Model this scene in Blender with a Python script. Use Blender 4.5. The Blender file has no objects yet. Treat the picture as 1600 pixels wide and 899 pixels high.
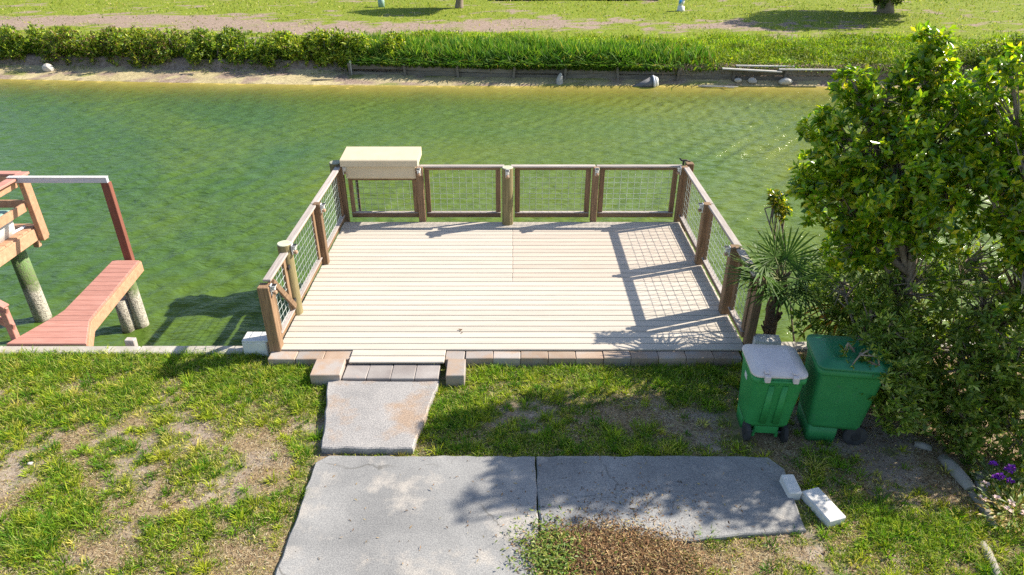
import bpy, math, random
import numpy as np
from mathutils import Vector, Matrix, Euler

random.seed(7)
rng = np.random.default_rng(11)
R = math.radians
scene = bpy.context.scene
col = scene.collection

# ------------------------------------------------------------------ camera
cam_d = bpy.data.cameras.new('camera')
cam_d.sensor_width = 36.0
cam_d.lens = 36.0 * 1067 / 1600
cam_d.clip_start = 0.05
cam_d.clip_end = 2000
cam = bpy.data.objects.new('camera', cam_d)
col.objects.link(cam)
cam.location = (0, 0, 5.35)
cam.rotation_euler = (R(90 - 29.4), 0, 0)
scene.camera = cam

# ------------------------------------------------------------------ sky, sun, exposure
SUN = Vector((1.35, 0.45, 1.06)).normalized()          # direction towards the sun
world = bpy.data.worlds.new('World')
scene.world = world
world.use_nodes = True
wn = world.node_tree
wn.nodes.clear()
sky = wn.nodes.new('ShaderNodeTexSky')
sky.sky_type = 'NISHITA'
sky.sun_disc = False
sky.sun_elevation = math.asin(SUN.z)
sky.sun_rotation = math.atan2(SUN.x, SUN.y)
bg = wn.nodes.new('ShaderNodeBackground')
bg.inputs[1].default_value = 0.105
wo = wn.nodes.new('ShaderNodeOutputWorld')
wn.links.new(sky.outputs[0], bg.inputs[0])
wn.links.new(bg.outputs[0], wo.inputs[0])
sun_d = bpy.data.lights.new('sun', 'SUN')
sun_d.energy = 5.0
sun_d.angle = R(0.53)
sun_d.color = (1.0, 0.92, 0.78)
sun = bpy.data.objects.new('sun', sun_d)
col.objects.link(sun)
sun.rotation_euler = SUN.to_track_quat('Z', 'Y').to_euler()
sun.location = (20, 10, 30)
vs = scene.view_settings
vs.view_transform = 'Standard'
vs.look = 'None'
vs.gamma = 1
vs.use_curve_mapping = False
vs.exposure = 1.0
scene.cycles.use_denoising = False
scene.cycles.sample_clamp_indirect = 4.0
scene.cycles.sample_clamp_direct = 12.0


# ------------------------------------------------------------------ helpers: noise
def _hash(ix, iy, s):
    h = (ix * 374761393 + iy * 668265263 + s * 1442695041) & 0xFFFFFFFF
    h = ((h ^ (h >> 13)) * 1274126177) & 0xFFFFFFFF
    return ((h ^ (h >> 16)) & 0xFFFF) / 65535.0


def vnoise(x, y, s=0):
    x = np.asarray(x, float); y = np.asarray(y, float)
    ix = np.floor(x).astype(np.int64); iy = np.floor(y).astype(np.int64)
    fx = x - ix; fy = y - iy
    fx = fx * fx * (3 - 2 * fx); fy = fy * fy * (3 - 2 * fy)
    a = _hash(ix, iy, s); b = _hash(ix + 1, iy, s); c = _hash(ix, iy + 1, s); d = _hash(ix + 1, iy + 1, s)
    return (a * (1 - fx) + b * fx) * (1 - fy) + (c * (1 - fx) + d * fx) * fy


def fbm(x, y, s=0, o=4):
    t = 0; a = 0.5; n = 0
    for i in range(o):
        t = t + a * vnoise(np.asarray(x) * 2 ** i, np.asarray(y) * 2 ** i, s + i); n += a; a *= 0.5
    return t / n


def sstep(a, b, x):
    t = np.clip((np.asarray(x, float) - a) / (b - a), 0, 1)
    return t * t * (3 - 2 * t)


# ------------------------------------------------------------------ helpers: materials
def newmat(name):
    m = bpy.data.materials.new(name)
    m.use_nodes = True
    nt = m.node_tree
    return m, nt, nt.nodes['Principled BSDF']


def nd(nt, t, **k):
    n = nt.nodes.new(t)
    for a, v in k.items():
        if a.startswith('i_'):
            key = a[2:]
            n.inputs[int(key) if key.isdigit() else key.replace('_', ' ')].default_value = v
        else:
            setattr(n, a, v)
    return n


def mix_rgb(nt, fac, a, b, mode='MIX'):
    n = nt.nodes.new('ShaderNodeMix'); n.data_type = 'RGBA'; n.blend_type = mode
    for sock, v in ((n.inputs['Factor'], fac), (n.inputs['A'], a), (n.inputs['B'], b)):
        if hasattr(v, 'links') or hasattr(v, 'is_linked'):
            nt.links.new(v, sock)
        else:
            sock.default_value = v if not isinstance(v, tuple) else (*v[:3], 1)
    return n.outputs['Result']


def ramp(nt, src, stops):
    n = nt.nodes.new('ShaderNodeValToRGB')
    el = n.color_ramp.elements
    while len(el) < len(stops):
        el.new(0.5)
    for e, (p, c) in zip(el, stops):
        e.position = p; e.color = (*c[:3], 1) if isinstance(c, tuple) else (c, c, c, 1)
    nt.links.new(src, n.inputs[0])
    return n.outputs[0]


def coords(nt, stretch=(1, 1, 1), rnd=True):
    tc = nd(nt, 'ShaderNodeTexCoord')
    mp = nd(nt, 'ShaderNodeMapping')
    mp.inputs['Scale'].default_value = stretch
    nt.links.new(tc.outputs['Object'], mp.inputs[0])
    oi = nd(nt, 'ShaderNodeObjectInfo')
    if rnd:
        ad = nd(nt, 'ShaderNodeVectorMath', operation='MULTIPLY_ADD')
        cb = nd(nt, 'ShaderNodeCombineXYZ')
        for i in range(3):
            nt.links.new(oi.outputs['Random'], cb.inputs[i])
        nt.links.new(cb.outputs[0], ad.inputs[0])
        ad.inputs[1].default_value = (31, 47, 23)
        nt.links.new(mp.outputs[0], ad.inputs[2])
        return ad.outputs[0], oi
    return mp.outputs[0], oi


def noise(nt, vec, scale, detail=5, rough=0.55, dist=0.0):
    n = nd(nt, 'ShaderNodeTexNoise')
    n.inputs['Scale'].default_value = scale
    n.inputs['Detail'].default_value = detail
    n.inputs['Roughness'].default_value = rough
    n.inputs['Distortion'].default_value = dist
    nt.links.new(vec, n.inputs['Vector'])
    return n.outputs[0]


def bump(nt, b, h, strength, dist):
    n = nd(nt, 'ShaderNodeBump')
    n.inputs['Strength'].default_value = strength
    n.inputs['Distance'].default_value = dist
    nt.links.new(h, n.inputs['Height'])
    nt.links.new(n.outputs[0], b.inputs['Normal'])
    return n


def surf(name, c1, c2, scale=6, stretch=(1, 1, 1), rough=0.7, rnd=0.25, spots=None, bs=0.25, bd=0.004, bscale=60, spec=0.3, speckle=None, crack=None):
    """two-tone noise surface, per-object brightness, optional stains (colour, scale, threshold) and aggregate speckle."""
    m, nt, b = newmat(name)
    vec, oi = coords(nt, stretch)
    c = ramp(nt, noise(nt, vec, scale, 6, 0.6, 0.4), [(0.3, c1), (0.7, c2)])
    if spots:
        sc, ss, th = spots
        f = ramp(nt, noise(nt, vec, ss, 5, 0.65), [(th, 0.0), (min(th + 0.14, 1), 0.85)])
        c = mix_rgb(nt, f, c, sc)
    if speckle:
        sc1, sc2, ss, amt = speckle
        f = ramp(nt, noise(nt, vec, ss, 2, 0.7), [(0.36, sc1), (0.5, (0.5, 0.5, 0.5)), (0.64, sc2)])
        c = mix_rgb(nt, amt, c, f, 'OVERLAY')
    if crack:
        vo = nd(nt, 'ShaderNodeTexVoronoi', feature='DISTANCE_TO_EDGE'); vo.inputs['Scale'].default_value = crack
        wob = nd(nt, 'ShaderNodeVectorMath', operation='MULTIPLY_ADD'); wob.inputs[1].default_value = (0.35, 0.35, 0.35)
        wn_ = nd(nt, 'ShaderNodeTexNoise'); wn_.inputs['Scale'].default_value = 3.5; wn_.inputs['Detail'].default_value = 5
        nt.links.new(vec, wn_.inputs['Vector']); nt.links.new(wn_.outputs[1], wob.inputs[0]); nt.links.new(vec, wob.inputs[2]); nt.links.new(wob.outputs[0], vo.inputs['Vector'])
        line = ramp(nt, vo.outputs['Distance'], [(0.0, 1.0), (0.009, 0.0)])
        msk = ramp(nt, noise(nt, vec, 1.2, 3), [(0.47, 0.0), (0.56, 0.75)])
        mm = nd(nt, 'ShaderNodeMath', operation='MULTIPLY'); nt.links.new(line, mm.inputs[0]); nt.links.new(msk, mm.inputs[1])
        c = mix_rgb(nt, mm.outputs[0], c, (0.10, 0.095, 0.085))
    hs = nd(nt, 'ShaderNodeHueSaturation')
    mr = nd(nt, 'ShaderNodeMapRange')
    mr.inputs[3].default_value = 1 - rnd; mr.inputs[4].default_value = 1 + rnd
    nt.links.new(oi.outputs['Random'], mr.inputs[0])
    nt.links.new(mr.outputs[0], hs.inputs['Value'])
    nt.links.new(c, hs.inputs['Color'])
    nt.links.new(hs.outputs[0], b.inputs['Base Color'])
    b.inputs['Roughness'].default_value = rough
    b.inputs['Specular IOR Level'].default_value = spec
    bump(nt, b, noise(nt, vec, bscale, 4, 0.6), bs, bd)
    return m


def leafmat(name, trans=0.3, rough=0.38, spec=0.4):
    """leaf colour comes from the leaf's own colour attribute."""
    m, nt, b = newmat(name)
    at = nd(nt, 'ShaderNodeAttribute', attribute_name='Col')
    nt.links.new(at.outputs['Color'], b.inputs['Base Color'])
    b.inputs['Roughness'].default_value = rough
    b.inputs['Specular IOR Level'].default_value = spec
    tr = nd(nt, 'ShaderNodeBsdfTranslucent')
    tcol = mix_rgb(nt, 1.0, at.outputs['Color'], (1.5, 1.7, 0.55), 'MULTIPLY')
    nt.links.new(tcol, tr.inputs['Color'])
    mx = nd(nt, 'ShaderNodeMixShader')
    mx.inputs[0].default_value = trans
    nt.links.new(b.outputs[0], mx.inputs[1]); nt.links.new(tr.outputs[0], mx.inputs[2])
    nt.links.new(mx.outputs[0], nt.nodes['Material Output'].inputs[0])
    return m


MT = {}
wood1, wood2 = (0.125, 0.075, 0.042), (0.30, 0.19, 0.11)
for ax, st in (('x', (1.2, 22, 22)), ('y', (22, 1.2, 22)), ('z', (22, 22, 1.2))):
    MT['wood_' + ax] = surf('stained_wood_' + ax, wood1, wood2, 2.2, st, 0.75, 0.22, ((0.08, 0.035, 0.02), 1.4, 0.58), 0.4, 0.004, 8)
    MT['grey_' + ax] = surf('weathered_wood_' + ax, (0.28, 0.24, 0.22), (0.47, 0.42, 0.385), 2.2, st, 0.8, 0.12, ((0.2, 0.13, 0.11), 1.1, 0.6), 0.4, 0.004, 8)
MT['pile'] = surf('treated_pile', (0.15, 0.12, 0.055), (0.29, 0.24, 0.12), 2.0, (16, 16, 1.2), 0.8, 0.1, ((0.1, 0.08, 0.04), 1.0, 0.6), 0.5, 0.006, 7)
MT['pile_cut'] = surf('pile_top', (0.36, 0.36, 0.25), (0.52, 0.52, 0.4), 14, rough=0.85)
MT['deck'] = surf('deck_board', (0.455, 0.405, 0.345), (0.54, 0.485, 0.415), 3.0, (0.5, 9, 9), 0.7, 0.075, ((0.43, 0.37, 0.30), 0.9, 0.66), 0.15, 0.002, 30)
MT['deck_pink'] = surf('deck_board_rosy', (0.44, 0.375, 0.31), (0.52, 0.45, 0.38), 3.0, (0.5, 9, 9), 0.7, 0.075, ((0.43, 0.355, 0.29), 0.9, 0.64), 0.15, 0.002, 30)
MT['joist'] = surf('dark_joist', (0.07, 0.05, 0.035), (0.12, 0.085, 0.06), 4)
MT['red'] = surf('red_stain_board', (0.36, 0.165, 0.13), (0.47, 0.24, 0.195), 3.0, (1.2, 12, 12), 0.75, 0.1, ((0.30, 0.14, 0.11), 1.2, 0.62), 0.3, 0.003, 12)
MT['redpost'] = surf('red_stain_post', (0.17, 0.06, 0.04), (0.25, 0.095, 0.065), 3.0, (12, 12, 1.2), 0.75, 0.08)
MT['orange'] = surf('orange_stain_wood', (0.38, 0.20, 0.12), (0.50, 0.30, 0.185), 3.0, (4, 4, 4), 0.75, 0.1, ((0.36, 0.16, 0.09), 1.2, 0.62), 0.3, 0.003, 14)
MT['alu'] = surf('aluminium', (0.50, 0.51, 0.58), (0.62, 0.62, 0.68), 3, (1, 12, 12), 0.42, 0.05)
MT['wire'] = surf('galvanised_wire', (0.36, 0.41, 0.39), (0.5, 0.54, 0.52), 10, rough=0.4)
MT['wire'].node_tree.nodes['Principled BSDF'].inputs['Metallic'].default_value = 0.35
MT['box'] = surf('tan_plastic', (0.56, 0.47, 0.33), (0.60, 0.51, 0.37), 5, rough=0.5, rnd=0.02, bs=0.05)
MT['white'] = surf('white_plastic', (0.58, 0.57, 0.55), (0.72, 0.71, 0.68), 5, rough=0.5, rnd=0.03)
MT['black'] = surf('black_plastic', (0.012, 0.012, 0.014), (0.03, 0.03, 0.032), 20, rough=0.55)
MT['amber'] = surf('amber_lens', (0.32, 0.2, 0.12), (0.45, 0.3, 0.2), 9, rough=0.3)
MT['conc'] = surf('concrete', (0.175, 0.175, 0.176), (0.29, 0.286, 0.28), 1.1, rough=0.9, rnd=0.05, spots=((0.38, 0.35, 0.315), 2.0, 0.53), bs=0.3, bd=0.003, bscale=120, speckle=((0.25, 0.25, 0.27), (0.8, 0.79, 0.77), 90, 0.55), crack=0.6)
MT['conc_warm'] = surf('concrete_path', (0.25, 0.242, 0.24), (0.37, 0.352, 0.34), 2.2, rough=0.9, rnd=0.05, spots=((0.33, 0.235, 0.165), 1.5, 0.50), bs=0.3, bd=0.004, bscale=90, speckle=((0.2, 0.2, 0.22), (0.85, 0.83, 0.8), 70, 0.6))
MT['block'] = surf('concrete_block', (0.56, 0.55, 0.53), (0.72, 0.70, 0.67), 5, rough=0.9, rnd=0.08, spots=((0.42, 0.40, 0.37), 3.5, 0.6), bs=0.5, bd=0.004, bscale=90)
MT['cap'] = surf('seawall_concrete', (0.30, 0.275, 0.235), (0.45, 0.42, 0.37), 3, rough=0.9, rnd=0.08, spots=((0.28, 0.25, 0.2), 2.5, 0.58), bs=0.5, bscale=70)
MT['paver'] = surf('paver', (0.33, 0.225, 0.16), (0.42, 0.335, 0.265), 2.3, rough=0.88, rnd=0.2, spots=((0.34, 0.315, 0.30), 2.2, 0.47), bs=0.5, bd=0.005, bscale=80)
MT['paver_grey'] = surf('paver_grey', (0.24, 0.21, 0.20), (0.34, 0.315, 0.30), 3, rough=0.88, rnd=0.1, spots=((0.45, 0.31, 0.24), 2.0, 0.6), bs=0.5, bd=0.005, bscale=80)
MT['bin'] = surf('green_bin_plastic', (0.028, 0.245, 0.062), (0.042, 0.30, 0.084), 4, rough=0.5, rnd=0.05, spots=((0.09, 0.26, 0.12), 7, 0.62), bs=0.25, bd=0.002, bscale=150, spec=0.4)
MT['bin2'] = surf('deep_green_bin_plastic', (0.024, 0.20, 0.06), (0.036, 0.25, 0.08), 4, rough=0.5, rnd=0.02, spots=((0.06, 0.18, 0.10), 7, 0.62), bs=0.25, bd=0.002, bscale=150, spec=0.4)
MT['lid_pale'] = surf('faded_bin_lid', (0.62, 0.54, 0.53), (0.72, 0.64, 0.62), 5, rough=0.6, rnd=0.02)
MT['lid_green'] = surf('green_bin_lid', (0.014, 0.145, 0.06), (0.022, 0.19, 0.08), 4, rough=0.4, rnd=0.02, spec=0.5)
MT['rubber'] = surf('rubber', (0.025, 0.025, 0.027), (0.05, 0.05, 0.05), 12, rough=0.8)
MT['bark'] = surf('bark', (0.16, 0.12, 0.09), (0.33, 0.27, 0.21), 5, (6, 6, 1.2), 0.9, 0.1, bs=0.7, bd=0.012, bscale=9)
MT['palm_bark'] = surf('palm_bark', (0.07, 0.045, 0.03), (0.17, 0.12, 0.08), 9, (1, 1, 3), 0.95, 0.1, bs=0.8, bd=0.02, bscale=16)
MT['stem'] = surf('green_stem', (0.10, 0.13, 0.04), (0.2, 0.2, 0.08), 6)
MT['leaf'] = leafmat('glossy_leaf', 0.46, 0.26, 0.6)
MT['leaf_dull'] = leafmat('dull_leaf', 0.32, 0.45, 0.4)
MT['palm_leaf'] = leafmat('palm_leaf', 0.3, 0.5, 0.25)
MT['grass'] = leafmat('grass_blade', 0.3, 0.6, 0.15)
MT['litter'] = leafmat('dead_leaf', 0.1, 0.8, 0.1)
MT['petal'] = leafmat('petal', 0.2, 0.6, 0.1)
MT['rock'] = surf('rock', (0.45, 0.42, 0.38), (0.62, 0.58, 0.53), 3, rough=0.9, bs=0.6, bd=0.02, bscale=12)
MT['old_wood'] = surf('old_grey_plank', (0.12, 0.105, 0.085), (0.24, 0.21, 0.18), 2.0, (1.0, 9, 9), 0.9, 0.25, bs=0.5, bscale=9)
MT['pale_wood'] = surf('bleached_plank', (0.36, 0.345, 0.32), (0.50, 0.48, 0.45), 2.0, (1.0, 9, 9), 0.9, 0.12, bs=0.5, bscale=9)
MT['edging'] = surf('mossy_edging', (0.22, 0.20, 0.17), (0.36, 0.33, 0.29), 4, rough=0.95, rnd=0.12, spots=((0.14, 0.17, 0.07), 5, 0.55), bs=0.6, bscale=45)
MT['blue'] = surf('blue_paint', (0.02, 0.22, 0.55), (0.04, 0.3, 0.65), 6, rough=0.4)
MT['utility'] = surf('pale_green_metal', (0.22, 0.36, 0.30), (0.28, 0.42, 0.36), 6, rough=0.5)
MT['slate'] = surf('grey_paint', (0.12, 0.12, 0.13), (0.2, 0.2, 0.21), 6, rough=0.6)


# barnacled pile: algae green above, pale barnacle crust near the water (bands at real heights)
def pile_mat():
    m, nt, b = newmat('barnacled_pile')
    vec, oi = coords(nt, (1, 1, 1), False)
    geo = nd(nt, 'ShaderNodeNewGeometry'); sp = nd(nt, 'ShaderNodeSeparateXYZ')
    nt.links.new(geo.outputs['Position'], sp.inputs[0])
    n1 = noise(nt, vec, 9, 5, 0.6)
    ad = nd(nt, 'ShaderNodeMath', operation='MULTIPLY_ADD'); ad.inputs[1].default_value = 0.5
    nt.links.new(n1, ad.inputs[0]); nt.links.new(sp.outputs[2], ad.inputs[2])
    mr = nd(nt, 'ShaderNodeMapRange'); mr.inputs[1].default_value = -1.3; mr.inputs[2].default_value = 0.7
    nt.links.new(ad.outputs[0], mr.inputs[0])
    c = ramp(nt, mr.outputs[0], [(0.1, (0.10, 0.09, 0.03)), (0.22, (0.46, 0.43, 0.36)), (0.46, (0.42, 0.39, 0.33)), (0.56, (0.10, 0.15, 0.04)), (0.9, (0.17, 0.30, 0.10))])
    c = mix_rgb(nt, ramp(nt, noise(nt, vec, 40, 3), [(0.5, 0.0), (0.62, 0.8)]), c, (0.14, 0.12, 0.1))
    nt.links.new(c, b.inputs['Base Color'])
    b.inputs['Roughness'].default_value = 0.85
    bump(nt, b, noise(nt, vec, 45, 4), 0.8, 0.02)
    return m


MT['barnacle'] = pile_mat()


# ------------------------------------------------------------------ helpers: objects
def tag(o, label=None, cat=None, group=None, kind=None):
    if label: o['label'] = label
    if cat: o['category'] = cat
    if group: o['group'] = group
    if kind: o['kind'] = kind
    return o


def thing(name, loc, label, cat, group=None, rz=0):
    o = bpy.data.objects.new(name, None)
    o.empty_display_size = 0.2
    o.location = loc
    o.rotation_euler = (0, 0, rz)
    col.objects.link(o)
    return tag(o, label, cat, group)


def wloc(p):
    v = Vector((0, 0, 0))
    while p is not None:
        v += p.location; p = p.parent
    return v


BOXF = ((0, 3, 2, 1), (4, 5, 6, 7), (0, 1, 5, 4), (1, 2, 6, 5), (2, 3, 7, 6), (3, 0, 4, 7))


class MB:
    """collects geometry; build() links it as ONE mesh object."""
    def __init__(s):
        s.v = []; s.f = []; s.m = []; s.sm = []

    def add(s, vs, fs, mi=0, smooth=False):
        o = len(s.v)
        s.v += [tuple(v) for v in vs]
        for f in fs:
            s.f.append(tuple(i + o for i in f)); s.m.append(mi); s.sm.append(smooth)
        return s

    def box(s, c, d, bev=0.004, rot=None, mi=0, skew=None):
        """chamfered box, centre c, size d."""
        hx, hy, hz = d[0] / 2, d[1] / 2, d[2] / 2
        b = min(bev, hx * 0.45, hy * 0.45, hz * 0.45)
        vs = []; idx = {}
        for sx in (-1, 1):
            for sy in (-1, 1):
                for sz in (-1, 1):
                    for a in range(3):
                        p = [sx * hx, sy * hy, sz * hz]
                        for k in range(3):
                            if k != a: p[k] -= (sx, sy, sz)[k] * b
                        idx[(sx, sy, sz, a)] = len(vs); vs.append(Vector(p))
        fs = []
        for a in range(3):
            o1, o2 = [k for k in range(3) if k != a]
            for sg in (-1, 1):
                q = []
                for u, w in ((-1, -1), (1, -1), (1, 1), (-1, 1)):
                    k = [0, 0, 0]; k[a] = sg; k[o1] = u; k[o2] = w
                    q.append(idx[(*k, a)])
                fs.append(q)
        for a in range(3):                       # edge chamfers, edge runs along axis a
            o1, o2 = [k for k in range(3) if k != a]
            for u in (-1, 1):
                for w in (-1, 1):
                    q = []
                    for sg, ax in ((-1, o1), (1, o1), (1, o2), (-1, o2)):
                        k = [0, 0, 0]; k[a] = sg; k[o1] = u; k[o2] = w
                        q.append(idx[(*k, ax)])
                    fs.append(q)
        for sx in (-1, 1):
            for sy in (-1, 1):
                for sz in (-1, 1):
                    fs.append([idx[(sx, sy, sz, a)] for a in range(3)])
        M3 = rot if rot is not None else Matrix.Identity(3)
        cv = Vector(c)
        out = []
        for f in fs:
            ps = [vs[i] for i in f]
            n = (ps[1] - ps[0]).cross(ps[2] - ps[0])
            ctr = sum(ps, Vector()) / len(ps)
            out.append(f if n.dot(ctr) > 0 else f[::-1])
        return s.add([cv + M3 @ v for v in vs], out, mi)

    def beam(s, a, b, w, h, bev=0.004, mi=0, up=(0, 0, 1)):
        a = Vector(a); b = Vector(b); d = (b - a); L = d.length; d.normalize()
        u = Vector(up)
        if abs(d.dot(u)) > 0.98: u = Vector((0, 1, 0))
        x = d; y = u.cross(x).normalized(); z = x.cross(y)
        return s.box((a + b) / 2, (L, w, h), bev, Matrix((x, y, z)).transposed(), mi)

    def tube(s, pts, rad, n=8, mi=0, caps=True, smooth=True):
        pts = [Vector(p) for p in pts]
        if not hasattr(rad, '__len__'): rad = [rad] * len(pts)
        vs = []; prev = None
        for i, p in enumerate(pts):
            d = (pts[min(i + 1, len(pts) - 1)] - pts[max(i - 1, 0)]).normalized()
            if prev is None:
                u = Vector((1, 0, 0)) if abs(d.x) < 0.8 else Vector((0, 1, 0))
            else:
                u = prev
            x = (u - d * u.dot(d)).normalized(); y = d.cross(x); prev = x
            for k in range(n):
                t = 2 * math.pi * k / n
                vs.append(p + (x * math.cos(t) + y * math.sin(t)) * rad[i])
        fs = []
        for i in range(len(pts) - 1):
            for k in range(n):
                k2 = (k + 1) % n
                fs.append((i * n + k, i * n + k2, (i + 1) * n + k2, (i + 1) * n + k))
        s.add(vs, fs, mi, smooth)
        if caps:
            o = len(s.v) - len(vs)
            s.f.append(tuple(o + k for k in range(n - 1, -1, -1))); s.m.append(mi); s.sm.append(False)
            e = o + (len(pts) - 1) * n
            s.f.append(tuple(e + k for k in range(n))); s.m.append(mi); s.sm.append(False)
        return s

    def prism(s, poly, z0, z1, mi=0, bev=0.0):
        """vertical prism from a counter-clockwise outline, with a chamfered top edge."""
        n = len(poly)
        c = sum((Vector((*p, 0)) for p in poly), Vector()) / n
        top = []
        for p in poly:
            d = c - Vector((*p, 0)); L = d.length
            q = Vector((*p, 0)) + d * (bev * 1.4 / L if L else 0)
            top.append((q.x, q.y))
        vs = [(*p, z0) for p in poly] + [(*p, z1 - bev) for p in poly] + [(*p, z1) for p in top]
        fs = [tuple(range(n - 1, -1, -1)), tuple(2 * n + i for i in range(n))]
        for lv in (0, 1):
            for i in range(n):
                j = (i + 1) % n
                fs.append((lv * n + i, lv * n + j, (lv + 1) * n + j, (lv + 1) * n + i))
        return s.add(vs, fs, mi)

    def loft(s, rings, mi=0, cap0=True, cap1=True, smooth=True):
        n = len(rings[0]); vs = [p for r in rings for p in r]; fs = []
        for i in range(len(rings) - 1):
            for k in range(n):
                k2 = (k + 1) % n
                fs.append((i * n + k, i * n + k2, (i + 1) * n + k2, (i + 1) * n + k))
        s.add(vs, fs, mi, smooth)
        o = len(s.v) - len(vs)
        if cap0: s.f.append(tuple(o + k for k in range(n - 1, -1, -1))); s.m.append(mi); s.sm.append(False)
        if cap1: s.f.append(tuple(o + (len(rings) - 1) * n + k for k in range(n))); s.m.append(mi); s.sm.append(False)
        return s

    def mesh(s, name, mats, off=(0, 0, 0)):
        me = bpy.data.meshes.new(name)
        me.from_pydata([(v[0] - off[0], v[1] - off[1], v[2] - off[2]) for v in s.v], [], s.f)
        for m in (mats if isinstance(mats, (list, tuple)) else [mats]):
            me.materials.append(MT[m] if isinstance(m, str) else m)
        me.polygons.foreach_set('material_index', s.m)
        me.polygons.foreach_set('use_smooth', s.sm)
        me.update()
        return me

    def build(s, name, mats, parent=None, local=False):
        off = (0, 0, 0) if (local or parent is None) else wloc(parent)
        o = bpy.data.objects.new(name, s.mesh(name, mats, off))
        col.objects.link(o)
        o.parent = parent
        return o


def place(name, me, parent, loc, rot=(0, 0, 0)):
    """one more piece that shares mesh data (loc in the parent's space)."""
    o = bpy.data.objects.new(name, me)
    col.objects.link(o); o.parent = parent; o.location = loc; o.rotation_euler = rot
    return o


def np_mesh(name, V, T, C, mat, parent=None):
    """big triangle mesh with a colour attribute, from numpy arrays in world space."""
    off = np.array(wloc(parent) if parent is not None else (0, 0, 0), float)
    V = (np.asarray(V) - off).astype(np.float32)
    me = bpy.data.meshes.new(name)
    me.vertices.add(len(V)); me.vertices.foreach_set('co', V.ravel())
    T = np.asarray(T, np.int32)
    me.loops.add(T.size); me.loops.foreach_set('vertex_index', T.ravel())
    me.polygons.add(len(T))
    me.polygons.foreach_set('loop_start', np.arange(0, T.size, T.shape[1], dtype=np.int32))
    me.polygons.foreach_set('loop_total', np.full(len(T), T.shape[1], np.int32))
    if C is not None:
        ca = me.color_attributes.new('Col', 'FLOAT_COLOR', 'POINT')
        C4 = np.ones((len(V), 4), np.float32); C4[:, :3] = np.clip(C, 0, 1)
        ca.data.foreach_set('color', C4.ravel())
    me.update(calc_edges=True)
    me.materials.append(MT[mat] if isinstance(mat, str) else mat)
    o = bpy.data.objects.new(name, me)
    col.objects.link(o); o.parent = parent
    return o


def unit(a):
    return a / np.maximum(np.linalg.norm(a, axis=-1, keepdims=True), 1e-9)


def leaf_arrays(base, d, nrm, L, W, colr, widest=0.6, droop=0.12, fold=0.12):
    """folded five-point leaves -> V, T, C."""
    N = len(base)
    d = unit(d); side = unit(np.cross(d, nrm)); up = np.cross(side, d)
    L = np.asarray(L)[:, None]; W = np.asarray(W)[:, None]
    mid = base + d * L * widest
    V = np.stack([base, mid - side * W / 2 + up * W * fold, mid - up * W * fold, mid + side * W / 2 + up * W * fold,
                  base + d * L - up * L * droop], 1).reshape(-1, 3)
    t = np.array([[0, 2, 1], [0, 3, 2], [1, 2, 4], [2, 3, 4]])
    T = (t[None] + (np.arange(N) * 5)[:, None, None]).reshape(-1, 3)
    C = np.repeat(colr, 5, 0)
    return V, T, C


def blade_arrays(base, lean, L, W, colr, tipcol=None, curl=0.5):
    """upright blades bending along lean (N,2) -> V, T, C."""
    N = len(base)
    L = np.asarray(L)[:, None]; W = np.asarray(W)[:, None]
    ln = np.concatenate([lean, np.zeros((N, 1))], 1)
    a = rng.uniform(0, 2 * np.pi, N)
    side = np.stack([np.cos(a), np.sin(a), np.zeros(N)], 1)
    z = np.array([[0, 0, 1.0]])
    d1 = unit(z + ln * 0.6); d2 = unit(z * (1 - curl * np.minimum(1, np.linalg.norm(ln, axis=1, keepdims=True))) + ln * 1.6)
    mid = base + d1 * L * 0.5; tip = mid + d2 * L * 0.5
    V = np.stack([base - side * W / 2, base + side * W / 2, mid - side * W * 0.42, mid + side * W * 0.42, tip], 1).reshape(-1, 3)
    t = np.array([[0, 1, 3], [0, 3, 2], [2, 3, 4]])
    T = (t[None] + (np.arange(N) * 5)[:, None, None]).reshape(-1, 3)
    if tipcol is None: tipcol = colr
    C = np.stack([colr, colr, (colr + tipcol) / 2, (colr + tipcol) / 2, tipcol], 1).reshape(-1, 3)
    return V, T, C


def join_arrays(lst):
    V = []; T = []; C = []; o = 0
    for v, t, c in lst:
        V.append(v); T.append(t + o); C.append(c); o += len(v)
    return np.concatenate(V), np.concatenate(T), np.concatenate(C)


def palette(n, cols, w, jit=0.18):
    cols = np.array(cols); w = np.array(w, float); w /= w.sum()
    c = cols[rng.choice(len(cols), n, p=w)]
    return np.clip(c * rng.uniform(1 - jit, 1 + jit, (n, 1)) * rng.uniform(0.94, 1.06, (n, 3)), 0, 1)


def rosettes(pts, axes, per, L, W, cols, w, spread=(35, 85), lj=0.3, young=None):
    """leaves whorled about each twig tip."""
    n = len(pts)
    rep = np.repeat(np.arange(n), per); N = len(rep)
    ax = unit(axes)[rep]
    ref = np.where(np.abs(ax[:, 2:3]) < 0.9, np.array([[0, 0, 1.0]]), np.array([[1.0, 0, 0]]))
    x = unit(np.cross(ax, ref)); y = np.cross(ax, x)
    phi = rng.uniform(0, 2 * np.pi, N) ; th = np.radians(rng.uniform(*spread, N))
    d = ax * np.cos(th)[:, None] + (x * np.cos(phi)[:, None] + y * np.sin(phi)[:, None]) * np.sin(th)[:, None]
    nrm = ax + rng.normal(0, 0.35, (N, 3))
    base = pts[rep] - ax * rng.uniform(0, 0.6, (N, 1)) * L * 0.9
    c = palette(N, cols, w)
    tone = rng.uniform(0.75, 1.2, n)[rep][:, None]           # a whole twig is a little lighter or darker
    Ls = L * rng.uniform(1 - lj, 1 + lj, N); Ws = W * rng.uniform(1 - lj, 1 + lj, N)
    return leaf_arrays(base, d, nrm, Ls, Ws, c * tone)


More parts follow.
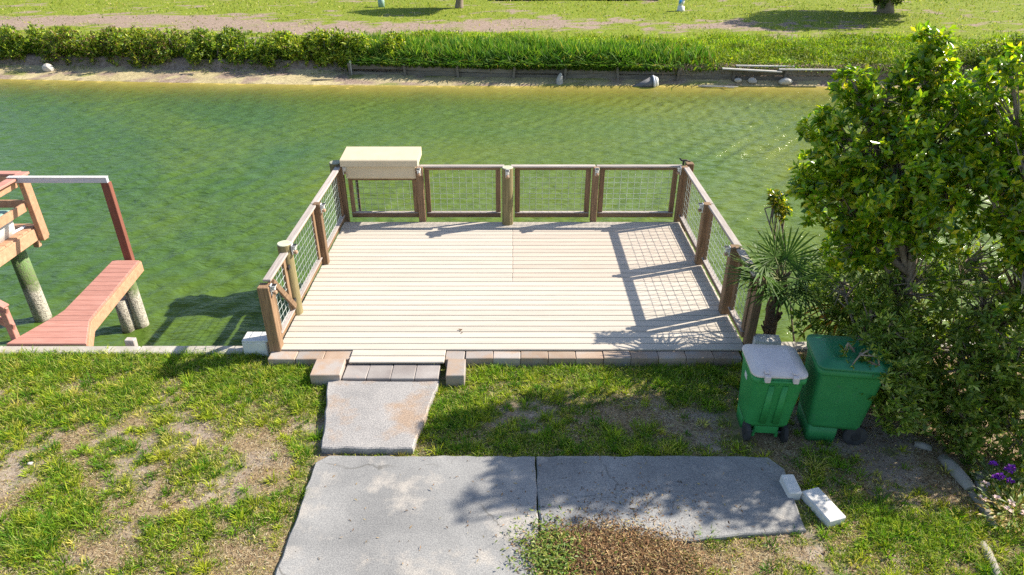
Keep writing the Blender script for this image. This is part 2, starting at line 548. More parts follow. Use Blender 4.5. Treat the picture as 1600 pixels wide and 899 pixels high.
def lobe_points(lobes, dens, inner=0.35, gap=0.40):
    P = []; A = []
    for (x, y, z, r) in lobes:
        n = int(dens * r * r * (0.5 if (z > 4.2 and x < 9) or 5.6 < x < 9 else 1.0) * (1.5 if r < 0.3 else 1.0))
        u = unit(rng.normal(0, 1, (n, 3)))
        rr = r * (inner + (1.08 - inner) * rng.uniform(0, 1, n) ** 0.6)
        rr *= 0.82 + 0.36 * vnoise(u[:, 0] * 3 + x * 5, u[:, 1] * 3 + u[:, 2] * 2.3 + y * 3, 5)
        p = np.array([[x, y, z]]) + u * rr[:, None]
        keep = fbm(p[:, 0] * 2.6 + p[:, 2] * 1.3, p[:, 1] * 2.6 - p[:, 2] * 1.7, 9, 3) > gap
        p = p[keep]; u = u[keep]
        P.append(p); A.append(u * 0.8 + np.array([[0, 0, 0.55]]) + rng.normal(0, 0.35, u.shape))
    return np.concatenate(P), np.concatenate(A)


def bent(a, b, k=0.15, n=5):
    a = Vector(a); b = Vector(b); L = (b - a).length
    off = Vector((random.uniform(-1, 1), random.uniform(-1, 1), random.uniform(-0.3, 0.6))) * L * k
    return [a.lerp(b, t) + off * math.sin(math.pi * t) + Vector((random.uniform(-1, 1), random.uniform(-1, 1), 0)) * L * 0.012 for t in [i / n for i in range(n + 1)]]


# ================================================================== SETTING: water, canal bed, far bank
WX = [-200, -30, -22, -14, -7, 0, 6.6, 13, 25, 200]
WY = [34.0, 30.4, 29.75, 29.05, 28.6, 28.45, 28.55, 28.35, 28.2, 26]


def shore(x):
    return np.interp(x, WX, WY)


def bank_y(x, v):
    """v metres behind the waterline, the beach being wider in front of the hedge."""
    x = np.asarray(x, float); v = np.asarray(v, float)
    b = np.interp(x, [-30, -7, 0, 6.6, 13], [1.75, 1.65, 1.05, 0.5, 0.45])
    return shore(x) + np.where(v < 0, v, np.where(v < 0.75, v * b / 0.75, v - 0.75 + b))


def water_mat():
    m, nt, b = newmat('canal_water')
    vec, oi = coords(nt, (1, 1, 1), False)
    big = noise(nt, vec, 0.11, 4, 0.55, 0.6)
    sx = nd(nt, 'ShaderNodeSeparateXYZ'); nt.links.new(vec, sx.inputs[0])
    sun_algae_tint = nd(nt, 'ShaderNodeMath', operation='MULTIPLY_ADD'); sun_algae_tint.inputs[1].default_value = 0.017  # sun and sky brightness rising along x, painted into the water colour with algae
    nt.links.new(sx.outputs[0], sun_algae_tint.inputs[0]); nt.links.new(big, sun_algae_tint.inputs[2])
    c = ramp(nt, sun_algae_tint.outputs[0], [(0.24, (0.052, 0.108, 0.024)), (0.46, (0.080, 0.132, 0.017)), (0.70, (0.122, 0.158, 0.016))])
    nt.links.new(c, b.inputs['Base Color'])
    b.inputs['Roughness'].default_value = 0.19
    b.inputs['IOR'].default_value = 1.33
    b.inputs['Specular IOR Level'].default_value = 0.35
    dp = nd(nt, 'ShaderNodeAttribute', attribute_name='Col')     # how murky the column of water is at its depth
    nt.links.new(dp.outputs['Fac'], b.inputs['Alpha'])
    # ripples: two wind directions at two sizes, gusts of different strength
    def rip(rot, sc, st, det):
        mp = nd(nt, 'ShaderNodeMapping'); mp.inputs['Rotation'].default_value = (0, 0, R(rot)); mp.inputs['Scale'].default_value = st
        nt.links.new(vec, mp.inputs[0])
        return noise(nt, mp.outputs[0], sc, det, 0.55, 0.8)
    r1 = rip(28, 4.2, (0.42, 1.3, 1), 3)
    r2 = rip(-16, 9.0, (0.45, 1.2, 1), 3)
    r3 = rip(10, 0.8, (0.5, 1.2, 1), 2)
    s1 = nd(nt, 'ShaderNodeMath', operation='MULTIPLY_ADD'); s1.inputs[1].default_value = 0.4
    nt.links.new(r2, s1.inputs[0]); nt.links.new(r1, s1.inputs[2])
    s2 = nd(nt, 'ShaderNodeMath', operation='MULTIPLY_ADD'); s2.inputs[1].default_value = 1.2
    nt.links.new(r3, s2.inputs[0]); nt.links.new(s1.outputs[0], s2.inputs[2])
    bn = bump(nt, b, s2.outputs[0], 0.9, 0.075)
    gust = ramp(nt, noise(nt, vec, 0.16, 3, 0.5), [(0.3, 0.5), (0.6, 1.0)])
    nt.links.new(gust, bn.inputs['Strength'])
    return m


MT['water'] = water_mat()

def far_z(x, v):
    return np.interp(v, [-40, -9, -5.5, -3.0, -1.2, 0, 0.5, 0.75, 0.95, 1.6, 6, 12, 40, 400], [-3, -3, -2.3, -1.62, -1.34, -1.2, -1.07, -0.98, -0.62, -0.52, -0.34, -0.3, -0.2, 0.5])


def ripple(x, y):
    """wind ripples: many short waves about two headings, stronger in gusts."""
    z = np.zeros_like(x)
    for k in range(46):
        lam = 0.17 * (5.0 ** rng.uniform(0, 1))
        hd = R(rng.choice([58, 128]) + rng.normal(0, 22))
        kx, ky = math.cos(hd) * 2 * math.pi / lam, math.sin(hd) * 2 * math.pi / lam
        env = vnoise(x * 0.35 + 7 * k, y * 0.35 - 3 * k, k)
        z += 0.0052 * lam * env * np.sin(kx * x + ky * y + rng.uniform(0, 6.28) + 1.5 * vnoise(x * 0.6, y * 0.6, 300 + k))
    return z * (0.55 + 0.9 * vnoise(x * 0.12, y * 0.16, 401))


xs = np.concatenate([[-200, -90, -45, -30], np.arange(-24, 20.01, 0.072), [26, 40, 90, 200]])
ys = np.concatenate([np.arange(7.72, 30.4, 0.072), [31.5, 33.5]])
X, Y = np.meshgrid(xs, ys)
inside = (np.abs(X) < 25)
Z = -1.2 + ripple(X, Y) * 2.2 * inside
depth = np.clip(-1.2 - far_z(X, Y - shore(X)), 0, 3)
op = 1 - np.exp(-4.6 * depth - 0.15)
P = np.stack([X, Y, Z], -1).reshape(-1, 3)
i = (np.arange(len(ys) - 1)[:, None] * len(xs) + np.arange(len(xs) - 1)[None]).ravel()
Q = np.stack([i, i + 1, i + len(xs) + 1, i + len(xs)], 1)
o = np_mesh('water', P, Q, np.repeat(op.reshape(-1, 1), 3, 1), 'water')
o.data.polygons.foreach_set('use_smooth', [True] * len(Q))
tag(o, kind='structure')


def attr_ground(name, kindset):
    """ground whose colour attribute says (r) sand or bare soil, (g) green cover, (b) dry thatch."""
    m, nt, b = newmat(name)
    vec, oi = coords(nt, (1, 1, 1), False)
    at = nd(nt, 'ShaderNodeAttribute', attribute_name='Col')
    sp = nd(nt, 'ShaderNodeSeparateColor')
    nt.links.new(at.outputs['Color'], sp.inputs[0])
    fine = noise(nt, vec, kindset['fine'], 6, 0.8)
    med = noise(nt, vec, kindset['med'], 5, 0.6, 0.5)
    soil = ramp(nt, med, [(0.3, kindset['soil'][0]), (0.7, kindset['soil'][1])])
    dry = ramp(nt, fine, [(0.32, kindset['dry'][0]), (0.68, kindset['dry'][1])])
    grn = ramp(nt, fine, [(0.32, kindset['green'][0]), (0.66, kindset['green'][1])])
    soil = mix_rgb(nt, 0.6, soil, ramp(nt, fine, [(0.35, 0.25), (0.65, 0.75)]), 'OVERLAY')
    def edge(s, a, b2):
        ad = nd(nt, 'ShaderNodeMath', operation='MULTIPLY_ADD'); ad.inputs[1].default_value = 0.5
        nt.links.new(fine, ad.inputs[0]); nt.links.new(s, ad.inputs[2])
        return ramp(nt, ad.outputs[0], [(a, 0.0), (b2, 1.0)])
    c = mix_rgb(nt, edge(sp.outputs[2], 0.5, 0.8), soil, dry)
    c = mix_rgb(nt, edge(sp.outputs[1], 0.5, 0.85), c, grn)
    nt.links.new(c, b.inputs['Base Color'])
    b.inputs['Roughness'].default_value = 0.95
    b.inputs['Specular IOR Level'].default_value = 0.1
    bump(nt, b, fine, 0.6, kindset['bd'])
    return m


MT['far_ground'] = attr_ground('far_ground', dict(fine=7.0, med=0.6, soil=((0.35, 0.29, 0.16), (0.47, 0.40, 0.235)), dry=((0.15, 0.105, 0.075), (0.40, 0.31, 0.25)), green=((0.09, 0.14, 0.012), (0.25, 0.29, 0.035)), bd=0.05))
MT['bed'] = surf('canal_bed', (0.33, 0.25, 0.05), (0.46, 0.36, 0.09), 0.8, rough=0.95, rnd=0)
MT['near_ground'] = attr_ground('near_ground', dict(fine=42.0, med=2.2, soil=((0.22, 0.17, 0.13), (0.36, 0.30, 0.235)), dry=((0.15, 0.105, 0.06), (0.40, 0.305, 0.185)), green=((0.06, 0.085, 0.02), (0.17, 0.19, 0.05)), bd=0.02))


def dry_mask(x, y):
    """where the far lawn has gone dry (the band behind the reeds and hedge)."""
    v = y - shore(x)
    band = np.exp(-((v - (9.8 + 0.9 * np.sin(x * 0.23))) / 2.4) ** 2)
    n = fbm(x * 0.35, y * 0.5, 21, 4)
    left = 0.55 + 0.6 * sstep(8, -4, x) - 0.45 * sstep(12, 22, x)
    n2 = fbm(x * 1.8, y * 2.6, 25, 5)
    return np.clip(0.24 + band * left * 1.05 + (n - 0.5) * 1.1 + (n2 - 0.5) * 2.2, 0, 1)


def grid(xs, vsn, zf, cf, name, mat):
    X, Vv = np.meshgrid(xs, vsn)
    Y = bank_y(X, Vv)
    Z = zf(X, Vv, Y)
    P = np.stack([X, Y, Z], -1).reshape(-1, 3)
    nx = len(xs); ny = len(vsn)
    i = (np.arange(ny - 1)[:, None] * nx + np.arange(nx - 1)[None]).ravel()
    Q = np.stack([i, i + 1, i + nx + 1, i + nx], 1)
    C = cf(X, Vv, Y).reshape(-1, 3) if cf else None
    o = np_mesh(name, P, Q, C, mat)
    o.data.polygons.foreach_set('use_smooth', [True] * len(Q))
    return o


xs = np.concatenate([[-200, -120, -80], np.arange(-60, 60.1, 0.4), [80, 120, 200]])
tag(grid(xs, np.array([-24, -12, -9, -6, -4, -2.8, -2, -1.4, -0.8, -0.4, 0.0]), lambda x, v, y: far_z(x, v) + 0.08 * (fbm(x * 0.5, y * 0.5, 3) - 0.5) * (v < -0.1), None, 'canal_bed', 'bed'), kind='structure')
vv = np.concatenate([[0, 0.12, 0.25, 0.4, 0.55, 0.7, 0.82, 0.95, 1.2, 1.6], np.arange(2, 30, 0.35), [35, 45, 60, 90, 140, 220, 400]])


def far_col(x, v, y):
    sand = sstep(0.85, 0.66, v)
    dry = np.maximum(dry_mask(x, y), sstep(0.7, 0.8, v) * sstep(2.0, 1.3, v))
    green = np.clip((1 - sand) * (1.15 - dry * 1.0) * sstep(0.9, 1.6, v) + (fbm(x * 0.8, y * 1.1, 33) - 0.5) * 0.5, 0, 1) * (1 - sand)
    algae = sstep(0.56, 0.7, fbm(x * 0.6, v * 2.5, 44)) * 0.45
    return np.stack([sand, np.maximum(green, algae * sand), dry], -1)


tag(grid(xs, vv, lambda x, v, y: far_z(x, v) + 0.10 * (fbm(x * 0.7, y * 0.7, 3) - 0.5) * sstep(0, 0.3, v), far_col, 'far_bank', 'far_ground'), kind='structure')


# ================================================================== SETTING: near ground
DENSE = [(-4.54, 4.5, .4), (-2.98, 7.13, .45), (-2.72, 6.49, .3), (-3.67, 5.62, .3), (-3.18, 6.26, .22), (-2.3, 5.15, .22), (-2.4, 4.73, .25), (-5.74, 6.49, .4), (-6.38, 7.27, .5),
         (-5.61, 7.4, .6), (-3.89, 7.3, .6), (-4.58, 4.89, .35), (-4.78, 6.74, .35), (-3.79, 6.8, .35), (-3.37, 4.5, .25), (-4.77, 5.33, .25), (-2.5, 6.9, .3),
         (-0.5, 7.1, .5), (0.0, 7.25, .5), (1.25, 7.1, .5), (2.2, 7.0, .5), (-0.75, 5.93, .3), (-0.14, 5.8, .3), (0.36, 5.85, .3), (1.17, 5.88, .28), (1.88, 5.8, .3), (-0.72, 6.45, .32),
         (3.45, 5.55, .25), (3.79, 4.73, .35), (3.22, 4.42, .25), (3.99, 4.5, .35), (4.6, 4.6, .3), (3.6, 5.0, .25), (2.6, 7.1, .4), (0.7, 7.0, .4)]
BARE = [(-3.69, 6.03, .35), (-5.44, 5.52, .4), (-4.05, 4.39, .3), (-4.33, 6.95, .25), (-2.55, 6.2, .2), (-2.75, 5.62, .3), (-2.53, 4.3, .2), (-3.84, 5.24, .3), (-3.94, 4.65, .25), (-5.34, 5.82, .3), (-3.13, 5.15, .3),
        (0.23, 6.45, .45), (0.79, 6.55, .45), (1.55, 6.45, .5), (2.09, 6.2, .45), (4.0, 5.42, .4), (4.48, 5.42, .35), (3.82, 5.1, .25), (3.69, 4.28, .25), (2.94, 4.4, .3), (2.41, 4.3, .3), (3.17, 5.6, .3), (2.6, 4.7, .3), (3.3, 6.2, .5), (4.0, 6.2, .5), (1.9, 4.4, .3)]


def cover(x, y):
    d = 0.61 + (fbm(x * 2.4, y * 3.0, 51, 5) - 0.5) * 1.0 + (fbm(x * 8, y * 10, 57, 3) - 0.5) * 1.1
    for (a, b, r) in DENSE:
        d = d + 0.34 * np.exp(-((x - a) ** 2 + (y - b) ** 2) / (r * r))
    for (a, b, r) in BARE:
        d = d - 0.22 * np.exp(-((x - a) ** 2 + (y - b) ** 2) / (r * r))
    d = d + 0.35 * sstep(7.0, 7.5, y) - 0.55 * sstep(4.2, 4.8, x) * sstep(5.3, 5.8, y) - 0.3 * sstep(2.3, 3, x) * sstep(5.6, 6, y)
    return d


def near_z(x, y):
    return 0.05 * (fbm(x * 0.9, y * 0.9, 61, 4) - 0.5) + 0.018 * (fbm(x * 6, y * 6, 71, 3) - 0.5)


gx = np.concatenate([[-200, -80, -30, -14], np.arange(-9, 8.01, 0.045), [12, 30, 80, 200]])
gy = np.concatenate([[-200, -60, -20, -4, 1], np.arange(3.0, 7.7, 0.045), [7.7]])
X, Y = np.meshgrid(gx, gy)
cv = cover(X, Y)
dryn = np.clip(0.62 + (fbm(X * 2.2, Y * 2.2, 81, 4) - 0.5) * 1.8, 0, 1)
bare = np.zeros_like(X)
for (a, b, r) in BARE: bare += np.exp(-((X - a) ** 2 + (Y - b) ** 2) / (r * r))
dryn = np.clip(dryn - 0.5 * np.clip(bare, 0, 1) * (fbm(X * 3, Y * 3, 91, 3) + 0.15), 0, 1)
P = np.stack([X, Y, near_z(X, Y)], -1).reshape(-1, 3)
i = (np.arange(len(gy) - 1)[:, None] * len(gx) + np.arange(len(gx) - 1)[None]).ravel()
Q = np.stack([i, i + 1, i + len(gx) + 1, i + len(gx)], 1)
C = np.stack([1 - np.clip(cv, 0, 1), np.clip(cv * 0.9 - 0.05, 0, 1), dryn], -1).reshape(-1, 3)
o = np_mesh('lawn_ground', P, Q, C, 'near_ground')
o.data.polygons.foreach_set('use_smooth', [True] * len(Q))
tag(o, kind='structure')
# strip of ground behind the bins, up to the sea wall
g = MB(); g.add([(3.18, 7.69, -0.03), (200, 7.69, -0.03), (200, 7.9, -0.03), (3.18, 7.9, -0.03)], [(0, 1, 2, 3)])
o = g.build('ground_strip', 'near_ground'); tag(o, kind='structure')


# ------------------------------------------------------------------ driveway slabs and path
def slab(name, poly, z0, z1, mat, parent=None, sub=0.12, jag=0.012):
    """concrete slab with a slightly ragged outline."""
    pts = []
    n = len(poly)
    for k in range(n):
        a = Vector(poly[k]); b = Vector(poly[(k + 1) % n]); L = (b - a).length; m_ = max(1, int(L / sub))
        nrm = Vector((-(b - a).y, (b - a).x)).normalized()
        for q in range(m_):
            p = a.lerp(b, q / m_) + nrm * random.uniform(-jag, jag) * (0 if q == 0 else 1)
            pts.append((p.x, p.y))
    m = MB(); m.prism(pts, z0, z1, bev=0.012)
    return m.build(name, mat, parent)


drive = bpy.data.objects.new('driveway', None); drive.location = (0, 4.5, 0); col.objects.link(drive); tag(drive, kind='structure')
s = slab('slab', [(-2.16, 2.2), (0.255, 2.2), (0.255, 5.64), (-2.02, 5.655), (-2.14, 5.55)], -0.1, 0.045, 'conc', drive)
s = slab('slab', [(0.27, 4.62), (1.6, 4.50), (2.86, 4.62), (2.93, 5.45), (2.82, 5.62), (1.6, 5.645), (0.27, 5.635)], -0.1, 0.047, 'conc', drive)
s = slab('path_slab', [(-2.12, 5.73), (-1.10, 5.72), (-0.92, 6.945), (-2.33, 6.95)], -0.08, 0.085, 'conc_warm')
tag(s, kind='structure')


# ------------------------------------------------------------------ near sea wall
sw = thing('seawall', (0, 7.7, 0), 'low concrete sea wall cap along the near water edge', 'wall')
def caprun(x0, x1, y0, y1, step, ztop):
    x = x0
    while x < x1 - 0.01:
        e = min(x + step, x1)
        m = MB(); m.box(((x + e) / 2, (y0 + y1) / 2, ztop - 0.09), (e - x - 0.008, y1 - y0 + random.uniform(-0.01, 0.01), 0.18), 0.015)
        m.build('cap_block', 'cap', sw)
        m = MB(); m.box(((x + e) / 2, (y0 + y1) / 2, -1.6), (e - x - 0.004, y1 - y0 - 0.05, 2.8), 0.01)
        m.build('wall_panel', 'cap', sw)
        x = e
caprun(-26, -3.25, 7.62, 7.80, 1.9, 0.04)
caprun(-3.25, 3.2, 7.60, 7.72, 3.2, 0.0)
caprun(3.2, 26, 7.72, 7.92, 1.9, 0.03)


# ------------------------------------------------------------------ pavers round the deck opening and the step
def pavers(name, label, items, mat, group=None):
    t = thing(name, (items[0][0], items[0][1], 0.0), label, 'paving', group)
    for (x, y, z, dx, dy, dz) in items:
        m = MB(); m.box((x, y, z), (dx, dy, dz), 0.008, Matrix.Rotation(R(random.uniform(-1.2, 1.2)), 3, 'Z') @ Matrix.Rotation(R(random.uniform(-1, 1)), 3, 'X'))
        m.build('paver', mat, t)
    return t


DZ = 0.15
it = []
x = -3.22
while x < -2.2:
    it.append((x + 0.185, 7.45, 0.05, 0.36, 0.185, 0.15)); x += 0.365
pavers('paver_border', 'short row of rusty pavers edging the deck beside the white block', it, 'paver')
it = []; x = -0.62
while x < 3.0:
    it.append((x + 0.185, 7.46, 0.05 + random.uniform(-0.004, 0.004), 0.36, 0.165, 0.15)); x += 0.365
it.append((-0.755, 7.44, 0.055, 0.25, 0.2, 0.15))
pavers('paver_border', 'long row of pavers edging the deck front between step and bins', it, 'paver')
it = [(-2.0 + k * 0.305, 7.12, 0.02, 0.301, 0.31, 0.17) for k in range(4)]
pavers('paver_step', 'step of four grey square pavers leading up to the deck', it, 'paver_grey')
pavers('paver_pier', 'larger paver pier flanking the step on its grassy left side', [(-2.36, 7.13, 0.07, 0.38, 0.36, 0.2)], 'paver')
pavers('paver_pier', 'narrow paver pier flanking the step on its right side', [(-0.72, 7.12, 0.07, 0.235, 0.37, 0.2)], 'paver')


# ================================================================== THE DECK
deck = thing('deck', (0, 9.6, 0), 'cream composite board deck built out over the green canal', 'deck')
pitch = 0.1445
nrow = 29
y0 = 7.615
mb = MB(); mb.box((0, 0, 0), (6.26, 0.1335, 0.028), 0.006); full = mb.mesh('deck_board', 'deck')
mb = MB(); mb.box((0, 0, 0), (3.13 + 0.01 - 0.003, 0.1335, 0.028), 0.006); hl = mb.mesh('deck_board', 'deck')
mb = MB(); mb.box((0, 0, 0), (3.13 - 0.01 - 0.003, 0.1335, 0.028), 0.006); hr = mb.mesh('deck_board', 'deck_pink')
oy = deck.location
for k in range(nrow):
    y = y0 + k * pitch
    zz = DZ - 0.014 + random.uniform(-0.0008, 0.0008)
    jx = random.uniform(-0.004, 0.004)
    if 13 <= k <= 26:
        place('deck_board', hl, deck, (-1.565 + 0.005 + jx, y - 9.6, zz))
        place('deck_board', hr, deck, (1.565 + 0.005 + jx, y - 9.6, zz))
    else:
        place('deck_board', full, deck, (jx, y - 9.6, zz))
mb = MB(); mb.box((0, 0, 0), (1.24, 0.1335, 0.028), 0.006); nb = mb.mesh('deck_board', 'deck')
for k in (1, 2):
    place('deck_board', nb, deck, (-1.505, y0 - k * pitch - 9.6, DZ - 0.014))
for k in range(13):
    m = MB(); m.box((-3.0 + k * 0.5, 9.68, 0.02), (0.045, 4.1, 0.19), 0.003); m.build('joist', 'joist', deck)
for y in (7.74, 11.79):
    m = MB(); m.box((0, y, 0.015), (6.24, 0.04, 0.2), 0.003); m.build('rim_board', 'joist', deck)
for x in (-2.7, -0.05, 2.7):
    for y in (9.2, 11.45):
        m = MB(); m.tube([(x, y, -3.2), (x, y, -0.09)], 0.12, 12); m.build('piling', 'barnacle', deck)
# a dead leaf that lies on the boards


# ------------------------------------------------------------------ railings
def lamp_on(post, p, face):
    """small solar lamp clipped to the deck side of a post top."""
    px, py, pz = p; fx, fy = face
    m = MB()
    rot = Matrix.Rotation(math.atan2(fy, fx), 3, 'Z')
    def bx(c, d, mi, b=0.004):
        v = rot @ Vector(c)
        m.box((px + v.x, py + v.y, pz + v.z), d, b, rot, mi)
    bx((0.006, 0, -0.06), (0.012, 0.07, 0.15), 0)
    bx((0.038, 0, -0.005), (0.07, 0.07, 0.02), 0)
    bx((0.05, 0, 0.008), (0.055, 0.055, 0.006), 1, 0.001)
    bx((0.036, 0, -0.045), (0.045, 0.042, 0.055), 0, 0.012)
    bx((0.045, 0, -0.105), (0.05, 0.055, 0.045), 2, 0.012)
    return m.build('solar_lamp', ['white', 'black', 'amber'], post)


def wire_panel(parent, a, b, z0, z1, stepx=0.128, stepz=0.104):
    a = Vector(a); b = Vector(b); d = b - a; L = d.length
    m = MB(); r = 0.0036
    n = int(L / stepx)
    for k in range(n + 1):
        p = a + d * ((k + 0.5) / (n + 1))
        m.tube([(p.x, p.y, z0), (p.x + random.uniform(-.004, .004), p.y + 0.002, (z0 + z1) / 2), (p.x, p.y, z1)], r, 4, caps=False)
    n = int((z1 - z0) / stepz)
    for k in range(n):
        z = z0 + (k + 0.6) * stepz
        m.tube([(a.x, a.y, z), ((a.x + b.x) / 2, (a.y + b.y) / 2, z + random.uniform(-.006, .003)), (b.x, b.y, z)], r, 4, caps=False)
    return m.build('wire_mesh', 'wire', parent)


def panel(parent, a, b, ax, zt=1.19, zb=0.24, stile=0.09, cap=True, stiles=(1, 1)):
    """framed wire panel between two points of a railing line."""
    a = Vector((*a, 0)); b = Vector((*b, 0)); d = (b - a).normalized(); L = (b - a).length
    up = Vector((0, 0, 1))
    m = MB(); m.beam(a + up * zb, b + up * zb, 0.042, 0.095); br = m.build('bottom_rail', 'wood_' + ax, parent)
    m = MB(); m.beam(a + up * (zb + 0.052), b + up * (zb + 0.052), 0.085, 0.014, 0.003); m.build('ledge', 'grey_' + ax, br)
    m = MB(); m.beam(a + up * (zt - 0.042), b + up * (zt - 0.042), 0.04, 0.05); m.build('top_rail', 'wood_' + ax, parent)
    if cap:
        m = MB(); m.beam(a - d * 0.07 + up * zt, b + d * 0.07 + up * zt, 0.105, 0.032, 0.006); m.build('cap_rail', 'grey_' + ax, parent)
    for e, s_, on in ((a, 1, stiles[0]), (b, -1, stiles[1])):
        if on:
            c = e + d * s_ * stile / 2
            m = MB(); m.beam(c + up * (zb + 0.06), c + up * (zt - 0.022), stile if ax == 'y' else 0.038, stile if ax == 'x' else 0.038, up=(0, 1, 0) if ax == 'y' else (1, 0, 0))
            m.v = []; m.f = []; m.m = []; m.sm = []
            dx, dy = (stile, 0.036) if ax == 'x' else (0.036, stile)
            m.box((c.x, c.y, (zb + 0.06 + zt - 0.068) / 2), (dx, dy, zt - 0.068 - zb - 0.06)); m.build('stile', 'wood_z', parent)
    wire_panel(parent, a + d * stile * stiles[0], b - d * stile * stiles[1], zb + 0.05, zt - 0.068)


def sq_post(parent, x, y, z0, z1, w=0.1):
    m = MB(); m.box((x, y, (z0 + z1) / 2), (w, w, z1 - z0), 0.008)
    return m.build('post', 'wood_z', parent)


def rd_post(parent, x, y, z0, z1, r=0.105):
    m = MB(); m.tube([(x, y, z0), (x, y, (z0 + z1) / 2), (x, y, z1 - 0.01)], [r, r * 0.98, r * 0.96], 20, caps=False)
    n = 20
    top = [(x + math.cos(2 * math.pi * k / n) * r * 0.96, y + math.sin(2 * math.pi * k / n) * r * 0.96, z1 - 0.01) for k in range(n)]
    in_ = [(x + math.cos(2 * math.pi * k / n) * r * 0.88, y + math.sin(2 * math.pi * k / n) * r * 0.88, z1) for k in range(n)]
    m.loft([top, in_], 1, cap0=False)
    return m.build('post', ['pile', 'pile_cut'], parent)


YB = 11.86                                         # line of the back railing panels
back = thing('railing', (0, YB, DZ), 'wood and wire railing along the water end of the deck', 'railing')
PX = [-3.10, -1.67, -0.08, 1.53, 3.08]
panel(back, (-3.0, YB), (-1.75, YB), 'x', stile=0.075)
panel(back, (-1.60, YB), (-0.21, YB), 'x')
panel(back, (0.05, YB), (1.44, YB), 'x', stile=0.095)
panel(back, (1.60, YB), (3.02, YB), 'x')
p = sq_post(back, -1.675, YB - 0.06, 0.13, 1.20, 0.125); lamp_on(p, (-1.675, YB - 0.125, 1.19), (0, -1))
p = rd_post(back, -0.08, YB - 0.20, 0.10, 1.245, 0.102); lamp_on(p, (-0.08, YB - 0.30, 1.22), (0, -1))
p = sq_post(back, 1.52, YB - 0.06, 0.13, 1.20, 0.115); lamp_on(p, (1.53, YB - 0.12, 1.19), (0, -1))

XL = -3.14
left = thing('railing', (XL, 9.6, DZ), 'sunlit wood and wire railing with gate on the side towards the red walkway', 'railing')
panel(left, (XL, 11.72), (XL, 10.13), 'y')
panel(left, (XL, 9.97), (XL, 8.60), 'y')
p = sq_post(left, XL + 0.03, 11.80, -0.1, 1.21, 0.115); lamp_on(p, (XL + 0.09, 11.78, 1.2), (1, 0))
p = rd_post(left, XL - 0.08, 11.98, -3.1, 1.23, 0.12)
p = sq_post(left, XL + 0.055, 10.05, 0.0, 1.215, 0.115); lamp_on(p, (XL + 0.115, 10.04, 1.2), (1, 0))
p = rd_post(left, XL + 0.0, 8.49, -3.1, 1.27, 0.10); lamp_on(p, (XL + 0.10, 8.48, 1.24), (1, 0))
p = sq_post(left, XL - 0.02, 7.60, 0.0, 1.10, 0.15); lamp_on(p, (XL + 0.058, 7.60, 1.1), (1, 0))
# the gate leaf: frame, brace, wire
gate = MB()
panel(left, (XL + 0.01, 8.36), (XL + 0.01, 7.70), 'y', zt=1.15, zb=0.25)
m = MB(); m.beam((XL + 0.055, 7.72, 1.08), (XL + 0.055, 8.35, 0.34), 0.035, 0.085); m.build('brace', 'wood_y', left)
for z in (0.95, 0.42):
    m = MB(); m.box((XL + 0.05, 8.39, z), (0.02, 0.10, 0.05), 0.003); m.build('hinge', 'black', left)

XR = 3.14
right = thing('railing', (XR, 9.6, DZ), 'wood and wire railing beside the fan palm casting gridded shadow on the deck', 'railing')
panel(right, (XR, 11.72), (XR, 10.13), 'y')
panel(right, (XR, 9.97), (XR, 8.60), 'y')
panel(right, (XR, 8.40), (XR, 7.76), 'y')
p = sq_post(right, XR - 0.03, 11.80, -0.1, 1.21, 0.12); lamp_on(p, (XR - 0.095, 11.76, 1.2), (-1, 0))
p = sq_post(right, XR + 0.10, 11.96, -3.1, 1.22, 0.14)
p = sq_post(right, XR - 0.055, 10.05, 0.0, 1.215, 0.115); lamp_on(p, (XR - 0.115, 10.05, 1.2), (-1, 0))
p = sq_post(right, XR - 0.055, 8.50, 0.0, 1.215, 0.13); lamp_on(p, (XR - 0.122, 8.50, 1.2), (-1, 0))
p = sq_post(right, XR + 0.06, 7.70, -0.4, 1.16, 0.115)

# small dark cleat on the far corner
cl = MB(); cl.tube([(3.10, 11.86, 1.22), (3.10, 11.86, 1.30)], 0.02, 8)
cl.tube([(3.02, 11.86, 1.34), (3.06, 11.86, 1.30), (3.14, 11.86, 1.30), (3.22, 11.86, 1.28)], [0.012, 0.02, 0.02, 0.012], 8)
tag(cl.build('rod_holder', 'black'), 'small black bracket on top of the deck corner post far from the gate', 'bracket')

# ------------------------------------------------------------------ tan storage box on the railing
bx = thing('storage_box', (-2.37, 12.0, 0.95), 'tan lidded storage box mounted on the railing corner over the water', 'storage box')
m = MB(); m.box((-2.37, 12.0, 1.125), (1.27, 0.50, 0.27), 0.012)
body = m.build('body', 'box', bx)
m = MB(); m.box((-2.37, 11.745, 1.12), (1.20, 0.012, 0.20), 0.005); m.build('front_panel', 'box', body)
m = MB()
prof = [(11.66, 1.25), (11.66, 1.355), (11.68, 1.372), (12.28, 1.42), (12.33, 1.405), (12.33, 1.25)]
n = len(prof)
vsx = [(-3.06, *p) for p in prof] + [(-1.685, *p) for p in prof]
m.add(vsx, [tuple(range(n)), tuple(range(2 * n - 1, n - 1, -1))] + [(i, i + n, (i + 1) % n + n, (i + 1) % n) for i in range(n)])
m.build('lid', 'box', bx)
m = MB(); m.box((-2.37, 11.83, 0.965), (1.22, 0.05, 0.05), 0.004); m.build('support_rail', 'wood_x', bx)
for x in (-2.9, -1.84):
    m = MB(); m.box((x, 12.08, 0.56), (0.045, 0.045, 0.86), 0.004); m.build('leg', 'joist', bx)


